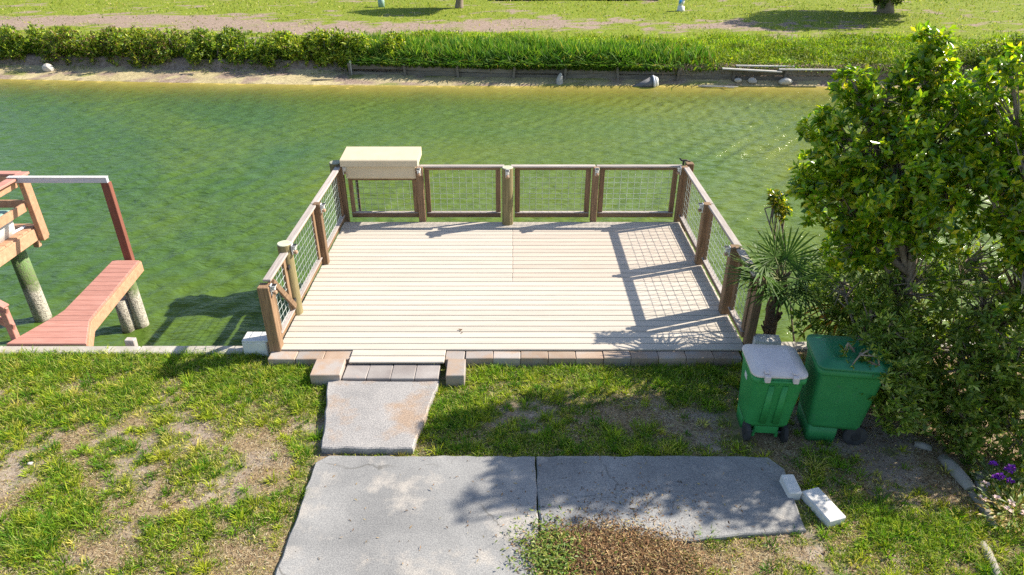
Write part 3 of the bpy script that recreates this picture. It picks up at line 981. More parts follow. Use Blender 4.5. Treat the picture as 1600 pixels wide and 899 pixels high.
# ================================================================== BLOCKS
def block(name, label, c, d, rz, mat='block', tilt=0):
    o = MB().box((0, 0, 0), d, 0.012, Matrix.Rotation(R(tilt), 3, 'X')).build(name, mat)
    o.location = c; o.rotation_euler = (0, 0, R(rz))
    return tag(o, label, 'block')
wb = thing('masonry_block', (-3.45, 7.70, 0), 'white masonry block beside the gate post of the deck', 'block')
m = MB(); m.box((-3.45, 7.685, 0.115), (0.33, 0.2, 0.23), 0.012); m.build('body', 'block', wb)
m = MB(); m.box((-3.435, 7.70, 0.245), (0.35, 0.23, 0.025), 0.006); m.build('cap', 'white', wb)
m = MB()
for c, d in (((-0.145, 0, 0.15), (0.05, 0.19, 0.30)), ((0.145, 0, 0.15), (0.05, 0.19, 0.30)), ((0, 0, 0.268), (0.238, 0.188, 0.062)), ((0, 0, 0.03), (0.238, 0.186, 0.06)), ((0.07, 0.03, 0.13), (0.04, 0.1, 0.14))):
    m.box(c, d, 0.006)
o = m.build('hollow_block', 'block'); o.location = (3.40, 7.60, 0.0); o.rotation_euler = (0, 0, R(-8))
tag(o, 'grey hollow concrete block standing on end below the fan palm', 'block')
block('loose_block', 'small upright white block lying at the corner of the driveway slab', (2.885, 5.15, 0.065), (0.135, 0.25, 0.14), 2, tilt=4)
block('loose_block', 'long pale concrete block lying flat on the dirt below the smaller one', (3.125, 4.90, 0.055), (0.205, 0.42, 0.105), 17)


# ================================================================== WHEELED BINS
def rrect(hx, hy, r, z, n=5, cy=0.0, cx=0.0):
    pts = []
    for (sx, sy, a0) in ((1, 1, 0), (-1, 1, 90), (-1, -1, 180), (1, -1, 270)):
        for k in range(n + 1):
            a = R(a0 + 90 * k / n)
            pts.append((cx + sx * (hx - r) + r * math.cos(a), cy + sy * (hy - r) + r * math.sin(a), z))
    return pts


def make_bin(name, label, loc, rz, H, bw, bd, body_mat, lid_mat, strap):
    """cart with its hinge side at -y; wheels below it."""
    t = thing(name, loc, label, 'bin', None, rz)
    m = MB()
    rings = []
    for f, kx, ky, r in ((0.20, 0.84, 0.80, 0.05), (0.24, 0.86, 0.83, 0.06), (0.5, 0.91, 0.9, 0.06), (0.86, 0.985, 0.985, 0.06), (0.90, 1.0, 1.0, 0.06)):
        rings.append(rrect(bw / 2 * kx, bd / 2 * ky, r, H * f, cy=bd * 0.04 * (1 - f)))
    m.loft(rings)
    m.loft([rrect(bw / 2 * 1.045, bd / 2 * 1.045, 0.065, H * 0.862), rrect(bw / 2 * 1.055, bd / 2 * 1.055, 0.065, H * 0.872), rrect(bw / 2 * 1.055, bd / 2 * 1.055, 0.065, H * 0.918), rrect(bw / 2 * 1.0, bd / 2 * 1.0, 0.065, H * 0.926)])
    body = m.build('body', body_mat, t, local=True)
    m = MB()                                               # foot under the front half, axle block between the wheels
    m.loft([rrect(bw * 0.405, bd * 0.235, 0.04, 0.0, cy=bd * 0.19), rrect(bw * 0.419, bd * 0.24, 0.04, H * 0.212, cy=bd * 0.19)])
    m.build('foot', body_mat, body, local=True)
    m = MB()
    m.box((0, -bd * 0.27, H * 0.15), (bw * 0.5, bd * 0.2, H * 0.11), 0.012)
    for sx in (-1, 1): m.box((sx * bw * 0.235, -bd * 0.30, H * 0.085), (0.035, bd * 0.12, H * 0.09), 0.008)
    m.build('axle_block', body_mat, body, local=True)
    for sx in (-0.13, 0.13):                               # moulded ribs down the hinge side
        m = MB(); m.loft([rrect(0.035, 0.014, 0.01, H * 0.27, cy=-bd * 0.418 , cx=sx * bw), rrect(0.03, 0.012, 0.01, H * 0.82, cy=-bd * 0.482, cx=sx * bw)])
        m.build('rib', body_mat, body, local=True)
    m = MB(); m.tube([(-bw * 0.36, -bd * 0.56, H * 0.90), (bw * 0.36, -bd * 0.56, H * 0.90)], 0.016, 10)
    for sx in (-1, 0, 1): m.box((sx * bw * 0.3, -bd * 0.535, H * 0.892), (0.03, 0.06, 0.045), 0.006)
    m.build('handle', body_mat, body, local=True)
    # lid: flat crowned panel with a raised inner field
    m = MB()
    m.loft([rrect(bw / 2 * 1.07, bd / 2 * 1.06, 0.085, H * 0.928, cy=0.012), rrect(bw / 2 * 1.09, bd / 2 * 1.08, 0.09, H * 0.935, cy=0.012), rrect(bw / 2 * 1.08, bd / 2 * 1.07, 0.09, H * 0.962, cy=0.012),
            rrect(bw / 2 * 0.93, bd / 2 * 0.93, 0.08, H * 0.972, cy=0.012), rrect(bw / 2 * 0.91, bd / 2 * 0.91, 0.07, H * 0.985, cy=0.012), rrect(bw / 2 * 0.5, bd / 2 * 0.5, 0.07, H * 1.0, cy=0.012)])
    lid = m.build('lid', lid_mat, t, local=True)
    for sx in (-0.27, 0.27):
        m = MB(); m.box((sx * bw, -bd * 0.10, H * 0.988), (0.055, bd * 0.8, 0.02), 0.006, Matrix.Rotation(R(1.0), 3, 'X'))
        m.box((sx * bw, -bd * 0.555, H * 0.935), (0.062, 0.05, 0.085), 0.01)
        m.build('hinge', lid_mat, lid, local=True)
    for sx in (-1, 1):
        m = MB(); r = H * 0.115
        x0, x1 = sx * bw * 0.33, sx * bw * 0.42
        a, b = min(x0, x1), max(x0, x1)
        m.tube([(a, -bd * 0.34, r), (a + 0.006, -bd * 0.34, r), (b - 0.006, -bd * 0.34, r), (b, -bd * 0.34, r)], [r * 0.9, r, r, r * 0.9], 22)
        wh = m.build('wheel', 'rubber', t, local=True)
        m = MB(); m.tube([(sx * bw * 0.41, -bd * 0.34, r), (sx * bw * 0.432, -bd * 0.34, r)], [r * 0.55, r * 0.3], 14); m.build('hub', 'rubber', wh, local=True)
    m = MB(); m.tube([(-bw * 0.4, -bd * 0.34, H * 0.115), (bw * 0.4, -bd * 0.34, H * 0.115)], 0.011, 8); m.build('axle', 'slate', t, local=True)
    if strap:
        m = MB(); m.box((-bw * 0.483, bd * 0.05, H * 0.73), (0.006, 0.09, 0.07), 0.001, Matrix.Rotation(R(-4), 3, 'Y')); m.build('sticker', 'white', body, local=True)
    return t


make_bin('wheeled_bin', 'green wheeled bin with a faded pinkish white lid', (2.89, 6.15, 0.0), R(-4), 1.0, 0.55, 0.56, 'bin', 'lid_pale', True)
make_bin('wheeled_bin', 'all green wheeled bin half hidden by the shrub, dark green lid', (3.66, 6.13, 0.0), R(82), 1.13, 0.60, 0.68, 'bin2', 'lid_green', False)


# ================================================================== NEIGHBOUR'S DOCK
wk = thing('dock_walkway', (-6.4, 9.0, 0), 'red plank walkway that narrows out over the water', 'walkway')
YS = [7.72, 8.45, 8.62, 10.32]
def xl(y): return np.interp(y, [7.72, 8.63, 10.32], [-6.98, -6.66, -6.77])
def xr(y): return np.interp(y, [7.72, 8.42, 10.32], [-5.82, -6.15, -6.33])
y = 7.80; k = 0
while y < 10.30:
    a, b = y, min(y + 0.143, 10.33)
    m = MB(); m.prism([(xl(a), a), (xr(a), a), (xr(b), b), (xl(b), b)], 0.035, 0.07, bev=0.004)
    m.build('plank', 'red', wk); y += 0.148; k += 1
for f, sgn in ((xr, 1), (xl, -1)):
    ys = [7.80, 8.42 if sgn > 0 else 8.63, 10.34]
    for a, b in zip(ys[:-1], ys[1:]):
        m = MB(); m.beam((f(a) + sgn * 0.005, a, -0.055), (f(b) + sgn * 0.005, b, -0.055), 0.04, 0.175); m.build('fascia', 'orange', wk)
m = MB(); m.beam((-6.77, 10.345, -0.05), (-6.33, 10.345, -0.05), 0.035, 0.17); m.build('fascia', 'red', wk)
for (x, y) in ((-6.58, 10.25), (-6.75, 10.15)):
    m = MB(); m.tube([(x, y, -3.1), (x, y, -1.1), (x, y, -0.03 if x > -6.7 else -0.6)], [0.125, 0.12, 0.11], 14); m.build('piling', 'barnacle', wk)

gal = thing('gallows_post', (-6.56, 10.40, 0), 'dark red post at the walkway end carrying a pale aluminium beam', 'post')
m = MB(); m.box((-6.545, 10.42, 0.70), (0.135, 0.09, 1.46), 0.006); m.build('post', 'redpost', gal)
m = MB(); m.beam((-6.49, 10.40, 1.475), (-8.08, 10.40, 1.475), 0.06, 0.09, 0.004); bm_ = m.build('beam', 'alu', gal)
m = MB(); m.beam((-6.488, 10.40, 1.525), (-8.08, 10.40, 1.525), 0.085, 0.008, 0.002); m.build('flange', 'white', bm_)

plat = thing('raised_dock', (-8.6, 10.0, 0.6), 'raised orange brown dock platform with railing on a mossy pile', 'dock')
m_n = 0
y = 9.1 - 2.2
while y < 10.58:
    m = MB(); m.box((-9.52, y + 0.07, 0.585), (2.94, 0.138, 0.034), 0.004, Matrix.Rotation(0, 3, 'Z')); m.build('plank', 'orange', plat); y += 0.144
for a, b in (((-8.03, 6.9, 0.48), (-8.03, 10.62, 0.48)), ((-11.0, 10.63, 0.48), (-8.05, 10.63, 0.48)), ((-8.35, 7, 0.46), (-8.35, 10.6, 0.46))):
    m = MB(); m.beam(a, b, 0.042, 0.2); m.build('fascia', 'orange', plat)
for (x, y) in ((-8.47, 10.48), (-8.47, 7.2), (-10.6, 10.48)):
    m = MB(); m.tube([(x, y, -3.1), (x, y, -1.0), (x, y, 0.37)], [0.145, 0.14, 0.13], 16); m.build('piling', 'barnacle', plat)
for (x, y, z0) in ((-7.965, 10.54, 0.36), (-7.965, 8.9, 0.36), (-9.6, 10.67, 0.36)):
    m = MB(); m.box((x, y, (z0 + 1.47) / 2), (0.09, 0.135, 1.47 - z0), 0.006); m.build('post', 'orange', plat)
m = MB(); m.box((-7.975, 10.66, 0.92), (0.04, 0.045, 1.1), 0.004); m.build('post', 'orange', plat)
m = MB(); m.box((-8.15, 10.58, 0.30), (0.09, 0.09, 0.2), 0.005); m.build('post', 'orange', plat)
for z, w_ in ((1.49, 0.15),):
    m = MB(); m.beam((-8.0, 6.9, z), (-8.0, 10.70, z), w_, 0.038, 0.005); m.build('cap_rail', 'red', plat)
    m = MB(); m.beam((-11, 10.66, z - 0.001), (-8.076, 10.66, z - 0.001), w_, 0.038, 0.005); m.build('cap_rail', 'red', plat)
for z in (1.40, 0.98):
    m = MB(); m.beam((-8.03, 6.9, z), (-8.03, 10.46, z), 0.04, 0.14); m.build('rail', 'orange', plat)
    m = MB(); m.beam((-11, 10.60, z), (-8.06, 10.60, z), 0.04, 0.13); m.build('rail', 'orange', plat)
co = thing('cooler', (-8.42, 9.95, 0.602), 'white cooler with pale green lid on the raised dock, cut by the frame', 'cooler')
m = MB(); m.loft([rrect(0.24, 0.34, 0.05, 0.0), rrect(0.26, 0.36, 0.05, 0.33)]); m.build('body', 'white', co, local=True)
m = MB(); m.loft([rrect(0.27, 0.37, 0.05, 0.332), rrect(0.27, 0.37, 0.05, 0.38), rrect(0.23, 0.33, 0.05, 0.40)]); m.build('lid', 'utility', co, local=True)
pl = thing('pole', (-8.2, 10.0, 0.63), 'pale grey pole lying on the raised dock boards under the rail', 'pole')
m = MB(); m.tube([(-8.35, 9.3, 0.63), (-8.15, 10.45, 0.63)], 0.022, 8); m.build('shaft', 'alu', pl)
m = MB(); m.tube([(-8.35, 9.3, 0.63), (-8.385, 9.1, 0.63)], 0.028, 8); m.build('grip', 'black', pl)

hr_ = thing('handrail', (-7.0, 7.95, 0), 'red slanting handrail at the shore end of the red walkway', 'handrail')
m = MB(); m.box((-6.93, 7.96, 0.26), (0.085, 0.085, 0.5), 0.006); m.build('post', 'red', hr_)
for z in (0.50, 0.24):
    m = MB(); m.beam((-6.87, 7.94, z), (-7.75, 8.15, z + 0.42), 0.04, 0.12); m.build('rail', 'red', hr_)
m = MB(); m.beam((-6.86, 7.94, 0.575), (-7.75, 8.15, 0.995), 0.10, 0.03); m.build('cap_rail', 'red', hr_)
m = MB(); m.box((-7.76, 8.15, 0.5), (0.085, 0.085, 1.0), 0.006); m.build('post', 'red', hr_)

st = MB(); st.box((-5.36, 7.95, -0.55), (0.13, 0.09, 1.2), 0.008, Matrix.Rotation(R(3), 3, 'Y'))
tag(st.build('stub_post', 'grey_z'), 'short weathered post stub in the water between walkway and deck', 'post')


# ================================================================== NEAR GRASS (uncountable blades)
def on_slab(x, y):
    a = (x > -2.17) & (x < 0.26) & (y < 5.66)
    b = (x > 0.26) & (x < 2.93) & (y > 4.58) & (y < 5.66)
    c = (y > 5.70) & (y < 6.97) & (x > -2.14 - (y - 5.72) * 0.17) & (x < -1.09 + (y - 5.72) * 0.145)
    d = (y > 6.92) & (x > -2.57) & (x < -0.58)
    e = (y > 7.33) & (x > -3.3) & (x < 3.05)
    f = (x > 2.55) & (x < 3.2) & (y > 5.9) & (y < 6.45) | (x > 3.42) & (x < 4.1) & (y > 5.9) & (y < 6.5)
    return a | b | c | d | e | f


def scatter(n, x0, x1, y0, y1):
    return rng.uniform(x0, x1, n), rng.uniform(y0, y1, n)


parts = []
x, y = scatter(400000, -8.6, 7.2, 3.3, 7.66)
d = cover(x, y)
tuft = 0.35 + 1.3 * fbm(x * 7, y * 7, 121, 3) ** 1.3
keep = (rng.uniform(0, 1, len(x)) < np.clip((d - 0.20) * 1.1, 0.03, 1) * np.clip(tuft, 0, 1)) & ~on_slab(x + rng.normal(0, 0.045, len(x)), y + rng.normal(0, 0.04, len(y)))
# the slab's sunken edge and cracks carry a few blades; the rest stays bare
x, y, d = x[keep], y[keep], d[keep]
n = len(x)
lush = np.clip((d - 0.55) * 1.6, 0, 1)
yel = fbm(x * 1.3, y * 1.3, 131, 3)
cg = palette(n, [(0.085, 0.19, 0.012), (0.19, 0.27, 0.02), (0.36, 0.37, 0.035), (0.48, 0.42, 0.13)], [2, 4, 4.5, 2.5], 0.25)
cg = cg * (1 - 0.35 * lush[:, None] * np.array([[1, 0.55, 0.6]])) + np.array([[0.09, 0.055, 0.0]]) * (np.clip(yel - 0.45, 0, 1) * 2 * (1 - lush))[:, None]
L = rng.uniform(0.025, 0.07, n) * (0.75 + 1.3 * lush)
a = rng.uniform(0, 2 * np.pi, n); k = rng.uniform(0.3, 1.5, n)
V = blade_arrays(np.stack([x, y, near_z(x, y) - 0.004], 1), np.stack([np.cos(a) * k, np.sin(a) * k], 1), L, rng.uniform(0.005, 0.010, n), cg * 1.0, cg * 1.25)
parts.append(V)
# separate arching tufts, each with its own tone
nt_ = 5200
tx, ty = scatter(nt_, -8.2, 6.8, 3.4, 7.64)
dd = cover(tx, ty)
keep = (rng.uniform(0, 1, nt_) < np.clip((dd - 0.18) * 1.3, 0.04, 1)) & ~on_slab(tx + rng.normal(0, 0.03, nt_), ty + rng.normal(0, 0.03, nt_))
tx, ty, dd = tx[keep], ty[keep], dd[keep]
per = rng.integers(14, 44, len(tx)); rep = np.repeat(np.arange(len(tx)), per); n = len(rep)
size = rng.uniform(0.6, 1.5, len(tx)) * (0.75 + 0.5 * np.clip(dd, 0, 1))
a = rng.uniform(0, 2 * np.pi, n); rr = rng.uniform(0, 0.045, n) * size[rep]
x = tx[rep] + np.cos(a) * rr; y = ty[rep] + np.sin(a) * rr
tonec = palette(len(tx), [(0.075, 0.18, 0.012), (0.16, 0.27, 0.018), (0.33, 0.37, 0.03), (0.46, 0.42, 0.10)], [3, 4, 4, 1.2], 0.2)[rep] * rng.uniform(0.7, 1.25, (n, 1))
k = rng.uniform(0.2, 1.7, n)
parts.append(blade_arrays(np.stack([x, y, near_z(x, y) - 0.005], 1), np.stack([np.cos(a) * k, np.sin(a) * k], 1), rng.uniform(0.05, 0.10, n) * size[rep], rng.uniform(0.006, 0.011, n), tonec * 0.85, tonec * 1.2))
tag(np_mesh('lawn_grass', *join_arrays(parts), 'grass'), 'patchy yellow green lawn grass on the near bank', 'grass', kind='stuff')
# straw and dry thatch lying between the tufts
x, y = scatter(260000, -8.0, 7.2, 3.3, 7.6)
keep = (rng.uniform(0, 1, len(x)) < np.clip(0.42 + (fbm(x * 2.2, y * 2.2, 81, 4) - 0.42) * 2.2, 0.05, 0.95)) & ~on_slab(x, y)
x, y = x[keep], y[keep]; n = len(x)
a = rng.uniform(0, 2 * np.pi, n)
dr = np.stack([np.cos(a), np.sin(a), rng.uniform(-0.05, 0.35, n)], 1)
c = palette(n, [(0.42, 0.33, 0.19), (0.32, 0.22, 0.12), (0.56, 0.48, 0.33), (0.13, 0.085, 0.05)], [3, 3, 2, 3])
tag(np_mesh('dry_thatch', *leaf_arrays(np.stack([x, y, near_z(x, y) + 0.004], 1), dr, np.tile([[0, 0, 1.0]], (n, 1)), rng.uniform(0.03, 0.075, n), rng.uniform(0.003, 0.007, n), c), 'litter'),
    'straw coloured thatch lying between the grass tufts', 'dry grass', kind='stuff')

# leaf litter heap over the slab corner, scattered debris
def litter(n, cx, cy, sx, sy, h):
    x = rng.normal(cx, sx, n); y = rng.normal(cy, sy, n)
    r2 = ((x - cx) / sx) ** 2 + ((y - cy) / sy) ** 2
    z = 0.05 + h * np.exp(-r2 * 0.5) * rng.uniform(0, 1, n)
    return x, y, z
P = []
for args in ((17000, 0.95, 4.27, 0.30, 0.19, 0.05), (3500, 0.62, 4.42, 0.2, 0.13, 0.03), (3000, 1.35, 4.2, 0.27, 0.17, 0.03), (220, 1.35, 4.95, 0.35, 0.12, 0.0), (160, 1.0, 5.0, 0.5, 0.3, 0.0)):
    P.append(np.stack(litter(*args), 1))
x, y = scatter(3500, 2.2, 6.0, 3.6, 6.2); keep = ~on_slab(x, y); P.append(np.stack([x[keep], y[keep], near_z(x[keep], y[keep]) + 0.01], 1))
x, y = scatter(140, -2.1, 2.8, 4.2, 5.6); P.append(np.stack([x, y, np.full(len(x), 0.052)], 1))
P = np.concatenate(P); n = len(P)
ok = ~((P[:, 0] < 0.3) & (P[:, 1] < 4.0)); P = P[ok]; n = len(P)
a = rng.uniform(0, 2 * np.pi, n)
c = palette(n, [(0.30, 0.18, 0.09), (0.20, 0.11, 0.055), (0.46, 0.33, 0.18), (0.09, 0.055, 0.03), (0.38, 0.31, 0.13)], [3, 3, 2, 3, 1])
tag(np_mesh('leaf_litter', *leaf_arrays(P, np.stack([np.cos(a), np.sin(a), rng.uniform(-0.2, 0.6, n)], 1), np.stack([rng.normal(0, .5, n), rng.normal(0, .5, n), np.ones(n)], 1), rng.uniform(0.015, 0.055, n), rng.uniform(0.004, 0.014, n), c), 'litter'),
    'brown leaf litter heaped over the driveway corner and scattered about', 'leaf litter', kind='stuff')
# weeds over the left shoulder of that heap
x = rng.normal(0.36, 0.17, 1100); y = rng.normal(4.34, 0.2, 1100)
n = len(x); a = rng.uniform(0, 2 * np.pi, n)
c = palette(n, [(0.09, 0.17, 0.02), (0.17, 0.24, 0.03), (0.28, 0.30, 0.06)], [2, 3, 2])
tag(np_mesh('weed_patch', *leaf_arrays(np.stack([x, y, 0.048 + rng.uniform(0, 0.05, n)], 1), np.stack([np.cos(a), np.sin(a), rng.uniform(-0.1, 0.6, n)], 1), np.stack([rng.normal(0, .4, n), rng.normal(0, .4, n), np.ones(n)], 1), rng.uniform(0.03, 0.065, n), rng.uniform(0.010, 0.02, n), c), 'leaf_dull'),
    'low green weeds creeping over the driveway joint beside the leaf heap', 'weeds', kind='stuff')
# strip of sub-base visible between the slabs is the ground itself


# ================================================================== FLOWER BED EDGE (right front)
def edging(label, pts, r, mat='edging', name='edging_stone'):
    m = MB(); pts = [Vector(p) for p in pts]
    rings = []
    for i, p in enumerate(pts):
        d = (pts[min(i + 1, len(pts) - 1)] - pts[max(i - 1, 0)]).normalized(); s_ = Vector((-d.y, d.x, 0))
        k = 0.8 if i in (0, len(pts) - 1) else 1.0
        ring = [p + s_ * (math.cos(R(t)) * r * k) + Vector((0, 0, 1)) * (max(-0.3, math.sin(R(t))) * r * 0.9 * k + r * 0.25) for t in range(0, 360, 30)]
        rings.append(ring)
    m.loft(rings)
    return tag(m.build(name, mat), label, 'edging', 'edging stones of the flower bed')
edging('broad flat grey edging stone nearest the shrub', [(4.74, 5.64, 0.0), (4.76, 5.5, 0.005), (4.78, 5.3, 0.0), (4.78, 5.16, 0.0)], 0.075)
edging('mossy round edging log running towards the pale flowers', [(4.76, 5.13, 0.0), (4.77, 5.0, 0.01), (4.76, 4.85, 0.0), (4.72, 4.68, 0.0)], 0.05)
edging('half buried mossy edging log at the bottom of the flower bed', [(4.50, 4.50, -0.01), (4.48, 4.4, 0.0), (4.44, 4.25, 0.0), (4.36, 3.95, 0.0)], 0.05)
edging('curved edging stone round the purple flowers', [(5.12, 5.42, 0.0), (4.99, 5.36, 0.02), (4.90, 5.22, 0.02), (4.88, 5.06, 0.02), (4.95, 4.93, 0.0)], 0.05)
rk = edging('small pale stone lying in front of the shrub foot', [(4.55, 5.86, 0.0), (4.62, 5.82, 0.01), (4.70, 5.78, 0.0)], 0.05)


def flower_plant(label, heads, colr, r, green, base, nleaf=260, spread=0.22):
    t = thing('flowering_plant', (*base, 0), label, 'flower')
    n = nleaf; a = rng.uniform(0, 2 * np.pi, n); rr = spread * np.sqrt(rng.uniform(0, 1, n))
    P = np.stack([base[0] + np.cos(a) * rr, base[1] + np.sin(a) * rr, rng.uniform(0.02, 0.18, n)], 1)
    c = palette(n, green, [1] * len(green))
    np_mesh('foliage', *leaf_arrays(P, np.stack([np.cos(a), np.sin(a), rng.uniform(0, 1, n)], 1), np.stack([rng.normal(0, .4, n), rng.normal(0, .4, n), np.ones(n)], 1), rng.uniform(0.05, 0.09, n), rng.uniform(0.015, 0.03, n), c), 'leaf_dull', t)
    for h in heads:
        m = MB(); m.tube(bent((base[0] + (h[0] - base[0]) * .5, base[1] + (h[1] - base[1]) * .5, 0.0), (h[0], h[1], h[2] - 0.01), 0.05, 3), 0.004, 5)
        stem_o = m.build('stem', 'stem', t)
        k = 16 if r > 0.03 else 7
        a = rng.uniform(0, 2 * np.pi, k)
        d = np.stack([np.cos(a), np.sin(a), rng.uniform(0.1, 1.2, k)], 1)
        cc = np.tile([colr], (k, 1)) * rng.uniform(0.8, 1.15, (k, 1))
        np_mesh('blossom', *leaf_arrays(np.tile([h], (k, 1)) + d * 0.2 * r, d, np.tile([[0, 0, 1.0]], (k, 1)), np.full(k, r), np.full(k, r * 0.75), cc, droop=0.2), 'petal', stem_o)
    return t
flower_plant('purple flower clusters beside the shrub at the frame edge', [(5.01, 5.29, .25), (5.15, 5.22, .27), (5.11, 5.2, .25), (4.92, 5.1, .24), (4.97, 5.11, .26), (5.04, 5.06, .24)], (0.30, 0.05, 0.52), 0.04, [(0.08, 0.12, 0.03), (0.15, 0.2, 0.05)], (5.06, 5.2))
flower_plant('pale pink and white flowers in front of the purple ones', [(4.85, 5.1, .16), (4.72, 4.93, .14), (4.84, 4.91, .16), (4.95, 4.85, .16), (4.86, 4.76, .16), (5.0, 4.72, .15)], (0.72, 0.55, 0.56), 0.035, [(0.14, 0.22, 0.04), (0.3, 0.33, 0.07), (0.4, 0.28, 0.08)], (4.98, 4.8), 420, 0.3)


# ================================================================== TREES AND SHRUBS (right)
def broadleaf(name, label, cat, base, trunk_top, lobes, dens, per, L, W, cols, w, mat, group=None, bark='bark', trunk_r=0.07, twigs=60, spread=(35, 85), stems=1, gap=0.40):
    t = thing(name, base, label, cat, group)
    m = MB()
    tops = []
    for s_ in range(stems):
        off = Vector((random.uniform(-0.15, 0.15), random.uniform(-0.15, 0.15), 0)) if stems > 1 else Vector()
        tp = Vector(trunk_top) + off * 2.2
        pth = bent(Vector(base) + off - Vector((0, 0, 0.1)), tp, 0.06, 6)
        m.tube(pth, [trunk_r * (1 - 0.5 * i / 6) for i in range(7)], 10)
        tops.append(pth)
    tr = m.build('trunk', bark, t)
    P, A = lobe_points(lobes, dens, gap=gap)
    for j, (x, y, z, r) in enumerate(lobes):
        pth = random.choice(tops); q = pth[random.choice((3, 4, 5, 6))]
        m = MB(); lp = bent(q, (x, y, z), 0.1, 5); m.tube(lp, [trunk_r * 0.5 * (1 - 0.7 * i / 5) + 0.006 for i in range(6)], 7)
        near = P[np.argsort(((P - np.array([x, y, z])) ** 2).sum(1) + rng.uniform(0, r * r, len(P)))[:4 + int(twigs * min(1, (r / 0.5) ** 2))]]
        for e in near:
            st_ = lp[random.choice((3, 4, 5))]
            m.tube([st_, st_.lerp(Vector(e), 0.5) + Vector((random.uniform(-1, 1), random.uniform(-1, 1), random.uniform(-1, 1))) * 0.05 * r, Vector(e)], [0.012, 0.008, 0.004], 4, caps=False)
        m.build('limb', bark, tr)
    np_mesh('crown', *rosettes(P, A, per, L, W, cols, w, spread), mat, t)
    return t


GREENS = [(0.07, 0.16, 0.010), (0.14, 0.26, 0.014), (0.25, 0.36, 0.018), (0.40, 0.45, 0.022), (0.58, 0.50, 0.03)]
# lobes: x, y, z, radius
TA = [(3.79, 7.39, 2.37, 0.42), (3.83, 7.39, 3.04, 0.42), (4.23, 7.12, 2.77, 0.6), (4.01, 7.48, 3.48, 0.32), (4.5, 6.94, 2.55, 0.62), (4.55, 7.21, 3.2, 0.55), (4.32, 7.12, 2.1, 0.45), (3.61, 7.48, 2.64, 0.34),
      (4.51, 7.7, 4.0, 0.2), (4.52, 7.6, 3.72, 0.28), (4.8, 7.4, 3.45, 0.4), (4.99, 7.03, 2.9, 0.54), (3.46, 7.6, 2.42, 0.2), (3.5, 7.6, 3.15, 0.2), (3.74, 7.6, 3.62, 0.2), (3.96, 7.3, 1.76, 0.28), (4.25, 7.5, 3.75, 0.16)]
broadleaf('broadleaf_tree', 'tall glossy leaved tree with bare pale trunks standing behind the bins', 'tree', (4.85, 6.95, 0), (4.35, 7.05, 2.45), TA, 760, 11, 0.098, 0.042, GREENS, [2, 3.5, 4, 3, 1], 'leaf', trunk_r=0.075, stems=2)
TB = [(4.95, 7.0, 3.85, .25), (5.0, 6.9, 3.28, .35), (5.15, 6.6, 3.05, .4), (5.0, 6.6, 2.6, .4), (5.3, 6.3, 2.45, .4), (4.97, 6.7, 1.85, .4), (5.25, 6.1, 1.95, .4), (5.5, 7.4, 2.9, .7), (5.35, 7.0, 2.3, .7), (5.7, 6.8, 2.5, .65), (5.9, 7.6, 3.4, .55), (5.75, 7.8, 3.75, .38), (5.45, 6.4, 1.9, .55), (5.75, 5.95, 2.4, .42), (6.4, 6.5, 3.3, .36), (6.7, 6.8, 3.7, .42), (6.7, 6.9, 4.4, .4), (7.2, 7.1, 5.0, .42), (6.9, 7.5, 5.3, .42), (7.6, 7.6, 5.9, .4), (6.5, 7.2, 5.0, .3), (6.3, 7.0, 5.4, .3), (7.9, 6.9, 4.5, .4)]
broadleaf('broadleaf_tree', 'dense glossy leaved tree at the edge of the frame above the flowers', 'tree', (6.3, 6.6, 0), (6.2, 6.7, 2.4), TB, 470, 11, 0.098, 0.042, GREENS, [2, 3.5, 4, 3, 1], 'leaf', trunk_r=0.07, twigs=30, gap=0.54)
DULL = [(0.085, 0.15, 0.018), (0.155, 0.23, 0.026), (0.26, 0.32, 0.045), (0.46, 0.47, 0.14)]
SC = [(4.0, 7.55, .75, .4), (4.5, 7.6, .7, .45), (5.1, 7.4, .8, .5), (5.7, 7.3, .8, .55), (6.3, 7.2, .9, .6), (4.9, 7.5, 1.4, .45), (5.6, 7.3, 1.6, .5), (6.3, 7.1, 1.7, .55), (6.9, 7.0, 1.0, .6), (5.3, 6.9, .5, .5), (6.0, 6.8, .5, .5)]
broadleaf('leafy_shrub', 'shaded dark shrub filling the gap between the tree trunks and the sea wall', 'shrub', (5.2, 7.3, 0), (5.2, 7.3, 0.8), SC, 520, 10, 0.09, 0.032, DULL, [4, 4, 2, .4], 'leaf_dull', 'shrubs behind the bins', trunk_r=0.03, stems=4, twigs=25, spread=(20, 80))
SA = [(3.66, 5.88, 1.22, .15), (3.95, 5.75, .87, .24), (3.55, 5.98, 1.30, .09), (3.86, 5.85, 1.1, .2), (4.3, 5.8, .57, .3), (4.16, 6.2, 1.3, .25), (4.1, 5.72, .62, .22), (4.2, 5.9, .95, .25), (4.3, 6.55, .3, .33), (4.7, 6.1, .3, .33), (4.9, 6.6, .75, .45), (4.05, 6.6, 1.25, .25), (4.05, 7.3, 1.3, .42), (4.45, 7.0, 1.15, .48), (4.25, 6.95, .8, .4), (3.98, 6.30, 1.0, .2), (4.2, 6.45, 0.95, .3), (4.45, 6.5, .95, .42), (4.2, 6.25, .62, .3), (4.6, 6.4, .5, .4), (4.75, 6.9, 1.55, .5), (3.82, 6.18, 1.22, .13)]
broadleaf('leafy_shrub', 'dull green shrub leaning over the all green bin', 'shrub', (4.55, 6.7, 0), (4.5, 6.75, 0.8), SA, 700, 10, 0.082, 0.026, DULL, [3, 4, 3, 1], 'leaf_dull', 'shrubs behind the bins', trunk_r=0.03, stems=4, twigs=40, spread=(20, 80))
